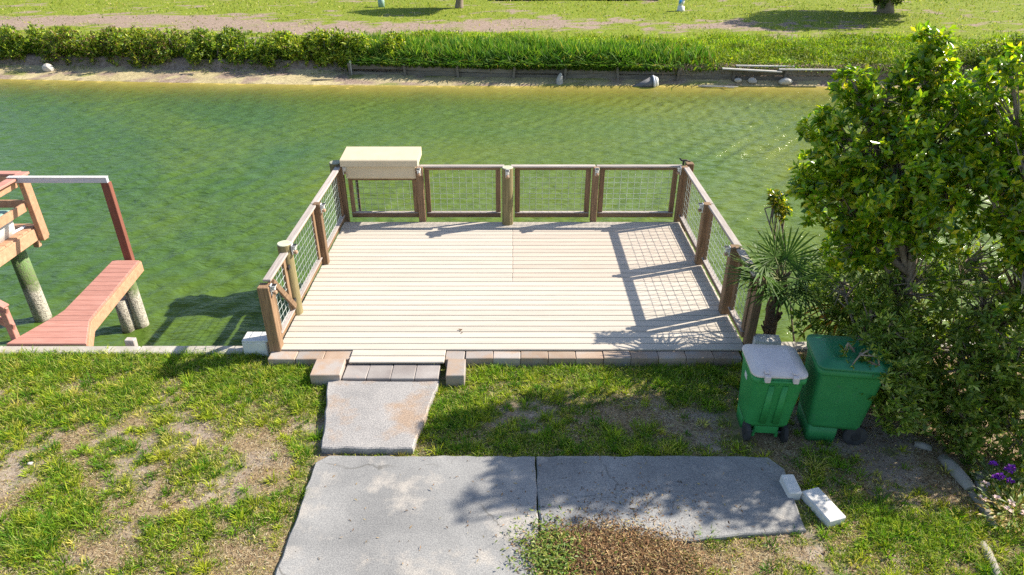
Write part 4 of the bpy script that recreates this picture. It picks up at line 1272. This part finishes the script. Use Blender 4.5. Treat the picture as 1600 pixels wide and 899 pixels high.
SB = [(5.15, 5.85, .75, .38), (5.0, 5.8, .2, .25), (5.5, 5.6, .2, .3), (5.9, 5.5, .35, .35), (5.55, 6.1, 1.75, .4), (5.2, 6.5, 1.5, .55), (5.0, 6.1, .9, .5), (5.35, 6.0, 1.3, .5), (5.5, 5.9, .8, .45), (4.95, 5.95, .42, .36), (5.35, 5.75, .4, .4), (5.7, 5.8, 1.5, .45), (5.75, 5.6, .7, .45), (6.1, 5.9, 1.1, .5)]
broadleaf('leafy_shrub', 'dull green shrub with pale leaf tips behind the purple flowers', 'shrub', (5.4, 6.2, 0), (5.4, 6.2, 0.9), SB, 700, 10, 0.085, 0.028, DULL, [3, 4, 3, 1], 'leaf_dull', 'shrubs behind the bins', trunk_r=0.035, stems=4, twigs=40, spread=(20, 80))
broadleaf('sapling', 'thin sapling with a yellow flushed tip between palm and tree', 'sapling', (3.95, 7.85, 0), (3.58, 8.5, 1.7), [(3.52, 8.6, 1.85, .14), (3.60, 8.55, 1.72, .13), (3.42, 8.55, 1.75, .1)], 2200, 8, 0.085, 0.04, [(0.06, 0.11, 0.015), (0.12, 0.17, 0.02), (0.5, 0.42, 0.04)], [3, 2, 2], 'leaf', trunk_r=0.014, twigs=8)


# ------------------------------------------------------------------ fan palms
def fan_palm(label, base, crown_z, fronds, trunk_r, L, dead=0):
    t = thing('fan_palm', base, label, 'palm')
    bx_, by_, bz_ = base
    m = MB()
    pts = []; rad = []
    for i in range(9):
        f = i / 8
        pts.append((bx_ + 0.02 * math.sin(i), by_, bz_ - 0.05 + (crown_z - bz_ + 0.05) * f)); rad.append(trunk_r * (1 + 0.14 * (i % 2)) * (1.0 - 0.1 * f))
    m.tube(pts, rad, 12)
    for i in range(26):                                   # old leaf bases
        a = random.uniform(0, 6.28); z = random.uniform(bz_ + 0.2, crown_z)
        c, s_ = math.cos(a), math.sin(a)
        m.beam((bx_ + c * trunk_r * 0.8, by_ + s_ * trunk_r * 0.8, z), (bx_ + c * trunk_r * 1.5, by_ + s_ * trunk_r * 1.5, z + 0.11), 0.05, 0.02, 0.004)
    m.build('trunk', 'palm_bark', t)
    ctr = Vector((bx_, by_, crown_z))
    for j, (az, el, pl_) in enumerate(fronds):
        d = Vector((math.cos(R(az)) * math.cos(R(el)), math.sin(R(az)) * math.cos(R(el)), math.sin(R(el))))
        hub = ctr + d * pl_ + Vector((0, 0, -0.06 * pl_))
        m = MB(); m.tube([ctr, ctr + d * pl_ * 0.5 + Vector((0, 0, 0.03)), hub], [0.014, 0.011, 0.008], 6)
        pet = m.build('petiole', 'stem', t)
        side = d.cross(Vector((0, 0, 1))).normalized(); up = side.cross(d)
        n = 28
        is_dead = j >= len(fronds) - dead
        Vs = []; Ts = []; Cs = []
        for k in range(n):
            ang = R(-135 + 270 * k / (n - 1) + random.uniform(-3, 3))
            ld = (d * math.cos(ang) + side * math.sin(ang)).normalized()
            ld = (ld + up * random.uniform(-0.08, 0.16)).normalized()
            LL = L * (0.72 + 0.28 * math.cos(ang * 0.6)) * random.uniform(0.85, 1.1)
            wv = ld.cross(up).normalized()
            wd = 0.026 * LL / 0.5
            dr = Vector((0, 0, -1)) * LL
            kd = 0.10 + 0.25 * max(0, -el / 60) + (0.3 if is_dead else 0) + random.uniform(0, 0.1)
            p0 = hub; p1 = hub + ld * LL * 0.5 + dr * 0.02; p2 = hub + ld * LL * 0.8 + dr * kd * 0.4; p3 = hub + ld * LL * 0.98 + dr * kd
            o_ = len(Vs)
            Vs += [p0 - wv * 0.004, p0 + wv * 0.004, p1 - wv * wd * 0.5, p1 - up * wd * 0.3, p1 + wv * wd * 0.5, p2 - wv * wd * 0.3, p2 + wv * wd * 0.3, p3]
            Ts += [(o_, o_ + 3, o_ + 2), (o_, o_ + 1, o_ + 3), (o_ + 1, o_ + 4, o_ + 3), (o_ + 2, o_ + 3, o_ + 5), (o_ + 3, o_ + 6, o_ + 5), (o_ + 3, o_ + 4, o_ + 6), (o_ + 5, o_ + 6, o_ + 7)]
            c0 = np.array((0.42, 0.24, 0.05) if is_dead else (0.06, 0.12, 0.02)) * random.uniform(0.75, 1.3)
            tip = c0 * 1.0 + (np.array((0.14, 0.10, 0.02)) if random.random() < 0.3 else 0)
            Cs += [c0] * 5 + [(c0 + tip) / 2] * 2 + [tip]
        np_mesh('frond', np.array([tuple(v) for v in Vs]), np.array(Ts), np.array(Cs), 'palm_leaf', pet)
    return t


fan_palm('small fan palm growing against the end post of the deck railing', (3.52, 7.86, 0), 1.04, [(160, 42, .30), (190, 28, .32), (215, 14, .28), (120, 62, .32), (60, 55, .30), (285, 4, .30), (325, -10, .34), (250, -2, .24), (20, 25, .3), (175, 8, .26), (305, 28, .28)], 0.08, 0.57)
fan_palm('larger shaded fan palm under the tall glossy tree', (4.75, 7.8, 0), 0.95, [(100, 35, .5), (150, 25, .55), (185, 15, .55), (215, 5, .5), (130, 55, .5), (60, 30, .5), (165, 45, .5), (20, 20, .5), (200, -20, .5)], 0.10, 0.62, dead=1)


# ================================================================== FAR BANK: hedge, reeds, wall, debris
HG = [(0.08, 0.14, 0.015), (0.17, 0.26, 0.02), (0.33, 0.40, 0.03), (0.48, 0.48, 0.05), (0.22, 0.13, 0.06)]
def hedge(label, x, hw, hh, wts, L=0.15):
    y = float(bank_y(x, 1.3)); bz = -0.78
    t = thing('hedge_shrub', (x, y, bz), label, 'shrub', 'shrubs along the far bank')
    lobes = []
    for k in range(max(4, int(hw * 13))):
        lx = x + random.uniform(-1, 1) * hw * 0.98; r = random.uniform(0.36, 0.5) * hh * 0.75
        lobes.append((lx, y + random.uniform(-0.35, 0.5), bz + (random.uniform(0.3, 0.8) if k % 2 else random.uniform(0.82, 0.98)) * hh - r * 0.6, r))
    for k in range(int(hw * 7)):
        lobes.append((x + random.uniform(-1, 1) * hw * 0.98, y - 0.3 + random.uniform(-0.2, 0.1), bz + random.uniform(0.1, 0.5), 0.33))
    P, A = lobe_points(lobes, 330, 0.55)
    np_mesh('foliage', *rosettes(P, A, 7, L, L * 0.34, HG, wts, (25, 85)), 'leaf_dull', t)
    for k in range(5):
        sx = x + random.uniform(-1, 1) * hw * 0.5
        m = MB(); m.tube(bent((sx, y, bz - 0.1), (sx + random.uniform(-.4, .4), y + random.uniform(-.2, .2), bz + hh * 0.75), 0.08, 4), [0.035, 0.03, 0.025, 0.02, 0.012], 6); m.build('stem', 'bark', t)
hedge('leftmost hedge shrub on the far bank, cut by the frame', -22.6, 1.7, 1.28, [3, 4, 3, 1, 1])
hedge('brownish green hedge shrub second from the frame edge', -19.2, 1.7, 1.28, [3, 3, 2, 1, 2.5])
hedge('rounded hedge shrub with a dark brown shaded front on the far bank', -15.9, 1.6, 1.28, [3, 3, 2, 1.5, 2])
hedge('dense dark green hedge shrub midway along the far hedge', -12.3, 1.9, 1.28, [4, 4, 2, 1, .5])
hedge('taller yellow green hedge shrub next to the reeds', -8.9, 1.7, 1.28, [2, 3, 4, 2, .7], 0.18)
hedge('low bright hedge shrub at the start of the old plank wall', -6.2, 1.3, 1.25, [2, 4, 4, 2, .3], 0.18)
hedge('far hedge shrub past the old plank wall, behind the glossy trees', 21.5, 2.2, 1.28, [3, 4, 3, 1, 1])

# broad leaved reeds, uncountable
n = 15000
x = rng.uniform(-6.8, 8.5, n); v = 0.62 + 2.6 * rng.uniform(0, 1, n) ** 1.5
keep = rng.uniform(0, 1, n) < 0.1 + 1.3 * sstep(8, 3, x) * fbm(x * 0.8, v * 0.8, 201, 3) * 1.4
x, v = x[keep], v[keep]; n = len(x)
P = np.stack([x, bank_y(x, v), np.maximum(far_z(x, v), -0.75)], 1)
a = rng.uniform(0, 2 * np.pi, n); k = rng.uniform(0.1, 0.6, n) + 0.9 * sstep(1.1, 0.6, v)
c = palette(n, [(0.06, 0.15, 0.02), (0.11, 0.21, 0.03), (0.2, 0.28, 0.04), (0.42, 0.36, 0.1)], [4, 3.5, 2.4, .4], 0.3)
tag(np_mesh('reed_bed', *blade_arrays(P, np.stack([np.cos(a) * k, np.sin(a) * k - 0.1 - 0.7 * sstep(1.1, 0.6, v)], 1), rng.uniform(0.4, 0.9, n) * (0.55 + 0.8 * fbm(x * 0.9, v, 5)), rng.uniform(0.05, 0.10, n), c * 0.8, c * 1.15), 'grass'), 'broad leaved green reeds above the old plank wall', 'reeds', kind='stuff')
# tall bright grass tangled with leafy vines
def mound(x, v):
    return 0.08 + 0.55 * np.clip(fbm(x * 0.55, v * 0.6, 211, 4) - 0.28, 0, 1) * sstep(7.6, 4.5, v)
n = 30000
x = rng.uniform(-8, 34, n); v = 0.8 + 6.6 * rng.uniform(0, 1, n)
edge_v = 6.0 + 2.4 * (fbm(x * 0.5, 0 * x, 77, 3) - 0.5)
keep = (v < edge_v + rng.normal(0, 0.5, n)); x, v = x[keep], v[keep]; n = len(x)
P = np.stack([x, bank_y(x, v), far_z(x, v) + mound(x, v) * 0.55], 1)
a = rng.uniform(0, 2 * np.pi, n); k = rng.uniform(0.2, 1.2, n)
tone = np.clip(0.55 + 2.0 * (fbm(x * 0.9, v * 1.2, 221, 4) - 0.5) + 0.10 * (v - 3.5), 0.15, 1.0)[:, None]
c = palette(n, [(0.10, 0.20, 0.015), (0.21, 0.32, 0.02), (0.34, 0.42, 0.025), (0.45, 0.43, 0.05)], [3, 4, 4, 1.6], 0.25) * (0.35 + 0.8 * tone)
G1 = blade_arrays(P, np.stack([np.cos(a) * k, np.sin(a) * k], 1), rng.uniform(0.14, 0.36, n), rng.uniform(0.018, 0.035, n), c * 0.8, c * 1.1)
n = 72000
x = rng.uniform(-29, 34, n); v = 0.62 + np.where(x < -7.5, 2.6, 6.4) * rng.uniform(0, 1, n) ** 1.15
v = v + 0.35 * (x < -7.5)
keep = (v < np.interp(x, [-8, 34], [6.0, 6.0]) + 2.4 * (fbm(x * 0.5, 0 * x, 77, 3) - 0.5)); x, v = x[keep], v[keep]; n = len(x)
zz = np.maximum(far_z(x, v), -0.8) + mound(x, v) * rng.uniform(0.45, 1.0, n)
a = rng.uniform(0, 2 * np.pi, n)
d = np.stack([np.cos(a), np.sin(a) - 0.25, rng.uniform(-0.4, 0.9, n)], 1)
tone = np.clip(0.55 + 2.0 * (fbm(x * 0.9, v * 1.2, 221, 4) - 0.5) + 0.10 * (v - 3.5), 0.15, 1.0)[:, None]
c = palette(n, [(0.07, 0.15, 0.015), (0.16, 0.27, 0.02), (0.30, 0.40, 0.025), (0.43, 0.45, 0.04)], [3, 4, 4, 2], 0.25) * (0.4 + 0.8 * tone)
G2 = leaf_arrays(np.stack([x, bank_y(x, v), zz], 1), d, np.stack([rng.normal(0, .5, n), rng.normal(0, .5, n), np.ones(n)], 1), rng.uniform(0.08, 0.2, n), rng.uniform(0.04, 0.075, n), c)
tag(np_mesh('tall_grass', *join_arrays([G1, G2]), 'grass'), 'bright yellow green tangle of grass and vines along the far bank', 'grass', kind='stuff')
# short tufts over the far lawn
n = 60000
x = rng.uniform(-40, 42, n); v = rng.uniform(1.3, 26, n) ** 1.0
y = bank_y(x, v); dm = dry_mask(x, y)
keep = (rng.uniform(0, 1, n) < 1.0 - 0.85 * dm) & ((v > 5.5) | (x < -8))
x, y, v, dm = x[keep], y[keep], v[keep], dm[keep]; n = len(x)
a = rng.uniform(0, 2 * np.pi, n); k = rng.uniform(0.3, 1.3, n)
c = palette(n, [(0.11, 0.18, 0.025), (0.22, 0.27, 0.04), (0.36, 0.35, 0.08), (0.45, 0.38, 0.2)], [3, 4, 3, 2], 0.25)
tag(np_mesh('far_lawn_grass', *blade_arrays(np.stack([x, y, far_z(x, v) - 0.03], 1), np.stack([np.cos(a) * k, np.sin(a) * k], 1), rng.uniform(0.08, 0.2, n), rng.uniform(0.03, 0.06, n), c * 0.9, c * 1.1), 'grass'), 'short yellowed lawn grass on the far side of the canal', 'grass', kind='stuff')

# old plank wall
wall = thing('plank_wall', (4, 29.5, -1.1), 'derelict grey plank retaining wall below the far grass', 'wall')
def wy(x): return float(bank_y(x, 0.6))
x = -6.9
while x < 16.5:
    L_ = random.uniform(1.9, 2.6)
    for z, h in ((-0.98, 0.2), (-0.75, 0.22)):
        if random.random() < 0.9:
            dz_ = random.uniform(-0.03, 0.03)
            m = MB(); m.beam((x, wy(x) + random.uniform(0, .04), z + dz_), (x + L_ - 0.02, wy(x + L_) + random.uniform(0, .04), z + dz_ + random.uniform(-.04, .04)), 0.045, h - 0.02, 0.006); m.build('plank', 'old_wood', wall)
    m = MB(); m.box((x, wy(x) - 0.06, -0.88), (0.10, 0.09, 0.66), 0.01, Matrix.Rotation(R(random.uniform(-7, 7)), 3, 'Y')); m.build('stake', 'old_wood', wall)
    x += L_
for a, b, wdt in (((8.6, 28.74, -0.56), (11.0, 28.60, -0.66), 0.2), ((10.9, 28.66, -0.58), (13.2, 28.58, -0.58), 0.14), ((9.2, 28.92, -0.48), (11.6, 28.88, -0.51), 0.12)):
    m = MB(); m.beam(a, b, wdt, 0.05, 0.006); m.build('loose_plank', 'pale_wood', wall)
m = MB(); m.beam((-6.9, 30.1, -0.5), (-6.1, 30.1, -0.49), 0.05, 0.05); m.build('loose_plank', 'pale_wood', wall)
m = MB(); m.box((-6.85, wy(-6.85) - 0.05, -0.8), (0.07, 0.07, 0.65), 0.006); m.build('stake', 'pale_wood', wall)
# dry roots and grass hanging over the wall
n = 9000
x = rng.uniform(-7, 19, n); dens = fbm(x * 0.7, 0 * x + 3, 231, 3)
keep = rng.uniform(0, 1, n) < dens * 1.6 * (1 - 0.75 * np.exp(-((x - 10.5) / 2.2) ** 2)); x = x[keep]; n = len(x)
P = np.stack([x, bank_y(x, 0.72) + rng.uniform(-0.06, 0.3, n), -0.56 + rng.uniform(-0.1, 0.14, n)], 1)
d = np.stack([rng.normal(0, .35, n), rng.uniform(-0.6, -0.1, n), rng.uniform(-1, -0.1, n)], 1)
c = palette(n, [(0.30, 0.22, 0.13), (0.17, 0.11, 0.06), (0.42, 0.33, 0.2), (0.10, 0.13, 0.03)], [3, 3, 1.5, 3])
tag(np_mesh('hanging_roots', *leaf_arrays(P, d, np.tile([[0, -1.0, 0.3]], (n, 1)), rng.uniform(0.1, 0.34, n), rng.uniform(0.012, 0.03, n), c), 'litter'), 'dry roots and grass hanging over the plank wall', 'roots', kind='stuff')
# creepers at the foot of the hedge on the sand
n = 5000
x = rng.uniform(-27, -6.5, n); v = 0.75 + rng.normal(0.15, 0.17, n); keep = fbm(x * 0.9, 0 * x, 241, 3) > 0.45; x, v = x[keep], v[keep]; n = len(x)
a = rng.uniform(0, 2 * np.pi, n)
c = palette(n, [(0.09, 0.17, 0.02), (0.18, 0.26, 0.03), (0.27, 0.3, 0.05)], [2, 3, 2])
tag(np_mesh('creeping_weeds', *leaf_arrays(np.stack([x, bank_y(x, v), far_z(x, v) + rng.uniform(0, 0.1, n)], 1), np.stack([np.cos(a), np.sin(a), rng.uniform(0, .8, n)], 1), np.tile([[0, 0, 1.0]], (n, 1)), rng.uniform(0.06, 0.13, n), rng.uniform(0.03, 0.05, n), c), 'leaf_dull'), 'creeping green weeds where the hedge meets the sand', 'weeds', kind='stuff')


def rock(label, c, r, seed, mat='rock', flat=0.7):
    import bmesh
    bm = bmesh.new(); bmesh.ops.create_icosphere(bm, subdivisions=2, radius=1)
    rr = random.Random(seed); k = [Vector((rr.uniform(-1, 1), rr.uniform(-1, 1), rr.uniform(-1, 1))).normalized() for _ in range(7)]
    for v in bm.verts:
        d = v.co.normalized(); s_ = 1.0
        for q in k:
            s_ -= 0.35 * max(0, d.dot(q) - 0.55)
        v.co = Vector((d.x * r * s_ * 1.2, d.y * r * s_, d.z * r * flat * s_))
    me = bpy.data.meshes.new('rock'); bm.to_mesh(me); bm.free(); me.materials.append(MT[mat])
    o = bpy.data.objects.new('rock', me); col.objects.link(o); o.location = c
    return tag(o, label, 'rock', 'rocks on the far shore')
rock('pale lumpy rock on the sand beneath the second hedge shrub', (-20.3, 30.75, -0.95), 0.22, 3, flat=1.0)
rock('pale rock at the far shore touching the frame edge', (-22.9, 31.0, -0.92), 0.26, 4, flat=1.0)
rock('larger whitish rock at the plank wall foot', (11.2, 28.52, -1.02), 0.24, 5)
rock('small grey rock beside a stake of the plank wall', (9.9, 28.62, -1.02), 0.18, 6)
rock('smallest grey rock at the plank wall foot', (9.3, 28.66, -1.02), 0.14, 8)

sp = thing('stump', (1.95, 28.72, -1.25), 'grey weathered wooden stump at the far waterline', 'stump')
m = MB(); m.tube([(1.95, 28.72, -1.4), (1.95, 28.72, -1.05), (1.99, 28.72, -0.86), (2.0, 28.72, -0.74)], [0.17, 0.15, 0.10, 0.04], 9, smooth=False); m.build('body', 'pale_wood', sp)
m = MB(); m.tube([(1.8, 28.69, -1.4), (1.83, 28.69, -1.0)], [0.07, 0.04], 7, smooth=False); m.build('splinter', 'old_wood', sp)
bk = thing('cone_float', (5.7, 28.6, -1.1), 'dark cone with a white flared end lying at the far waterline', 'float')
m = MB(); m.tube([(4.95, 28.42, -1.22), (5.3, 28.42, -1.15), (5.75, 28.48, -1.05)], [0.05, 0.12, 0.24], 16); m.build('cone', 'slate', bk)
m = MB(); m.tube([(5.75, 28.48, -1.05), (5.82, 28.48, -1.04)], [0.27, 0.27], 18); m.build('rim', 'alu', bk)
m = MB(); m.tube([(5.82, 28.48, -1.04), (5.98, 28.47, -1.02)], [0.26, 0.16], 18); m.build('disc', 'white', bk)
m = MB(); m.tube(bent((7.6, 28.35, -1.18), (9.2, 28.2, -1.17), 0.03, 5), [0.03, 0.035, 0.03, 0.03, 0.025, 0.012], 6)
m.tube(bent((8.6, 28.25, -1.17), (8.95, 27.9, -1.15), 0.05, 3), [0.02, 0.018, 0.014, 0.008], 5)
tag(m.build('driftwood', 'pale_wood'), 'pale driftwood branch in the shallows before the plank wall', 'driftwood')
m = MB(); m.tube(bent((-8.4, 29.1, -1.1), (-7.2, 29.15, -1.08), 0.03, 4), [0.02, 0.03, 0.025, 0.02, 0.01], 6)
tag(m.build('driftwood', 'old_wood'), 'dark stick lying on the sand near the low bright hedge shrub', 'driftwood')

# far lawn furniture
up_ = thing('utility_pedestal', (-8.1, 45.5, -0.25), 'pale green utility pedestal standing on the far lawn', 'pedestal')
m = MB(); m.tube([(-8.1, 45.5, -0.35), (-8.1, 45.5, 0.28)], 0.2, 14); m.build('body', 'utility', up_)
m = MB(); m.tube([(-8.1, 45.5, 0.28), (-8.1, 45.5, 0.36), (-8.1, 45.5, 0.42)], [0.225, 0.225, 0.12], 14); m.build('cap', 'utility', up_)
orn = thing('lawn_ornament', (10.16, 43.75, -0.25), 'small blue and white bird shaped ornament on the far lawn', 'ornament')
m = MB(); m.tube([(10.1, 43.75, -0.3), (10.1, 43.75, -0.2), (10.1, 43.75, -0.02), (10.12, 43.75, 0.02)], [0.26, 0.22, 0.2, 0.1], 12); m.build('base', 'white', orn)
m = MB(); m.tube([(10.02, 43.75, 0.0), (10.08, 43.75, 0.18), (10.2, 43.75, 0.36)], [0.1, 0.19, 0.1], 12); m.build('body', 'white', orn)
m = MB(); m.tube([(10.16, 43.75, 0.3), (10.28, 43.75, 0.46), (10.5, 43.75, 0.50)], [0.1, 0.14, 0.03], 10); m.build('head', 'blue', orn)
m = MB(); m.tube([(9.97, 43.65, 0.12), (10.02, 43.6, 0.32)], [0.05, 0.09], 8); m.build('wing', 'blue', orn)
pt = thing('patio_edge', (4.3, 49, -0.3), 'long low grey timber landing at the back of the far lawn', 'landing')
for k in range(8):
    m = MB(); m.box((-0.56 + k * 1.4, 49.6, -0.02), (1.385, 2.2, 0.09), 0.01); m.build('deck_panel', 'slate', pt)
for k in range(5):
    m = MB(); m.box((-1.0 + k * 2.65, 48.75, -0.2), (0.14, 0.14, 0.3), 0.01); m.build('leg', 'old_wood', pt)

# lawn trees whose crowns stand above the frame and throw the shade seen on the far lawn
FT = [(0.05, 0.09, 0.015), (0.09, 0.14, 0.02), (0.15, 0.19, 0.03)]
broadleaf('lawn_tree', 'small tree trunk on the far lawn beside the utility pedestal shade', 'tree', (-3.26, 44.9, -0.35), (-3.2, 44.9, 1.2), [(-3.3, 44.9, 1.6, .85), (-2.7, 45.2, 2.1, .8), (-3.9, 44.6, 1.9, .8), (-3.2, 45.0, 2.6, .8), (-3.0, 44.3, 1.7, .7), (-3.25, 44.9, .9, .5), (-2.2, 44.8, 2.6, .8), (-3.6, 45.4, 2.4, .8), (-4.2, 43.6, 2.0, .9), (-3.1, 43.4, 1.9, .85), (-4.7, 44.6, 2.4, .9)], 420, 7, 0.22, 0.10, FT, [1, 1, 1], 'leaf_dull', 'trees on the far lawn', trunk_r=0.28, twigs=15)
broadleaf('lawn_tree', 'wide dark tree trunk on the far lawn near the glossy tree top', 'tree', (22.0, 43.0, -0.35), (22.0, 43.0, 2.0), [(21.5, 43.0, 2.6, 1.5), (20.2, 42.4, 2.5, 1.3), (22.9, 43.2, 3.2, 1.6), (21.3, 44.0, 3.8, 1.6), (24.2, 43.0, 2.8, 1.3), (22.2, 42.0, 2.8, 1.3), (22, 43, 4.6, 1.4), (22.2, 43, .9, .8), (21.6, 42.9, .6, .6), (25.2, 43.4, 3.6, 1.4), (23.5, 44.2, 4.4, 1.5), (19.5, 39.8, 3.0, 1.5), (18.4, 41, 3.2, 1.5), (21.5, 40.2, 3.4, 1.6), (23.5, 41, 3.5, 1.5)], 320, 7, 0.24, 0.11, FT, [1, 1, 1], 'leaf_dull', 'trees on the far lawn', trunk_r=0.5, twigs=12)

# small finds
m = MB()
V, T, C = leaf_arrays(np.array([[-0.73, 7.98, 0.153], [-0.71, 8.0, 0.155], [-0.70, 7.96, 0.154]]), np.array([[1, 1.2, .5], [-1, .6, .4], [.3, -1, .3]], float), np.array([[0, 0, 1.0]] * 3), [0.06, 0.05, 0.04], [0.03, 0.025, 0.02], np.array([[0.12, 0.07, 0.04]] * 3))
tag(np_mesh('fallen_leaf', V, T, C, 'litter'), 'curled dead leaf lying alone on the deck boards', 'leaf')
o = rock('tiny white stone lying in the bare patch of the lawn', (-5.26, 5.55, 0.02), 0.028, 12); o['group'] = 'stones in the lawn'
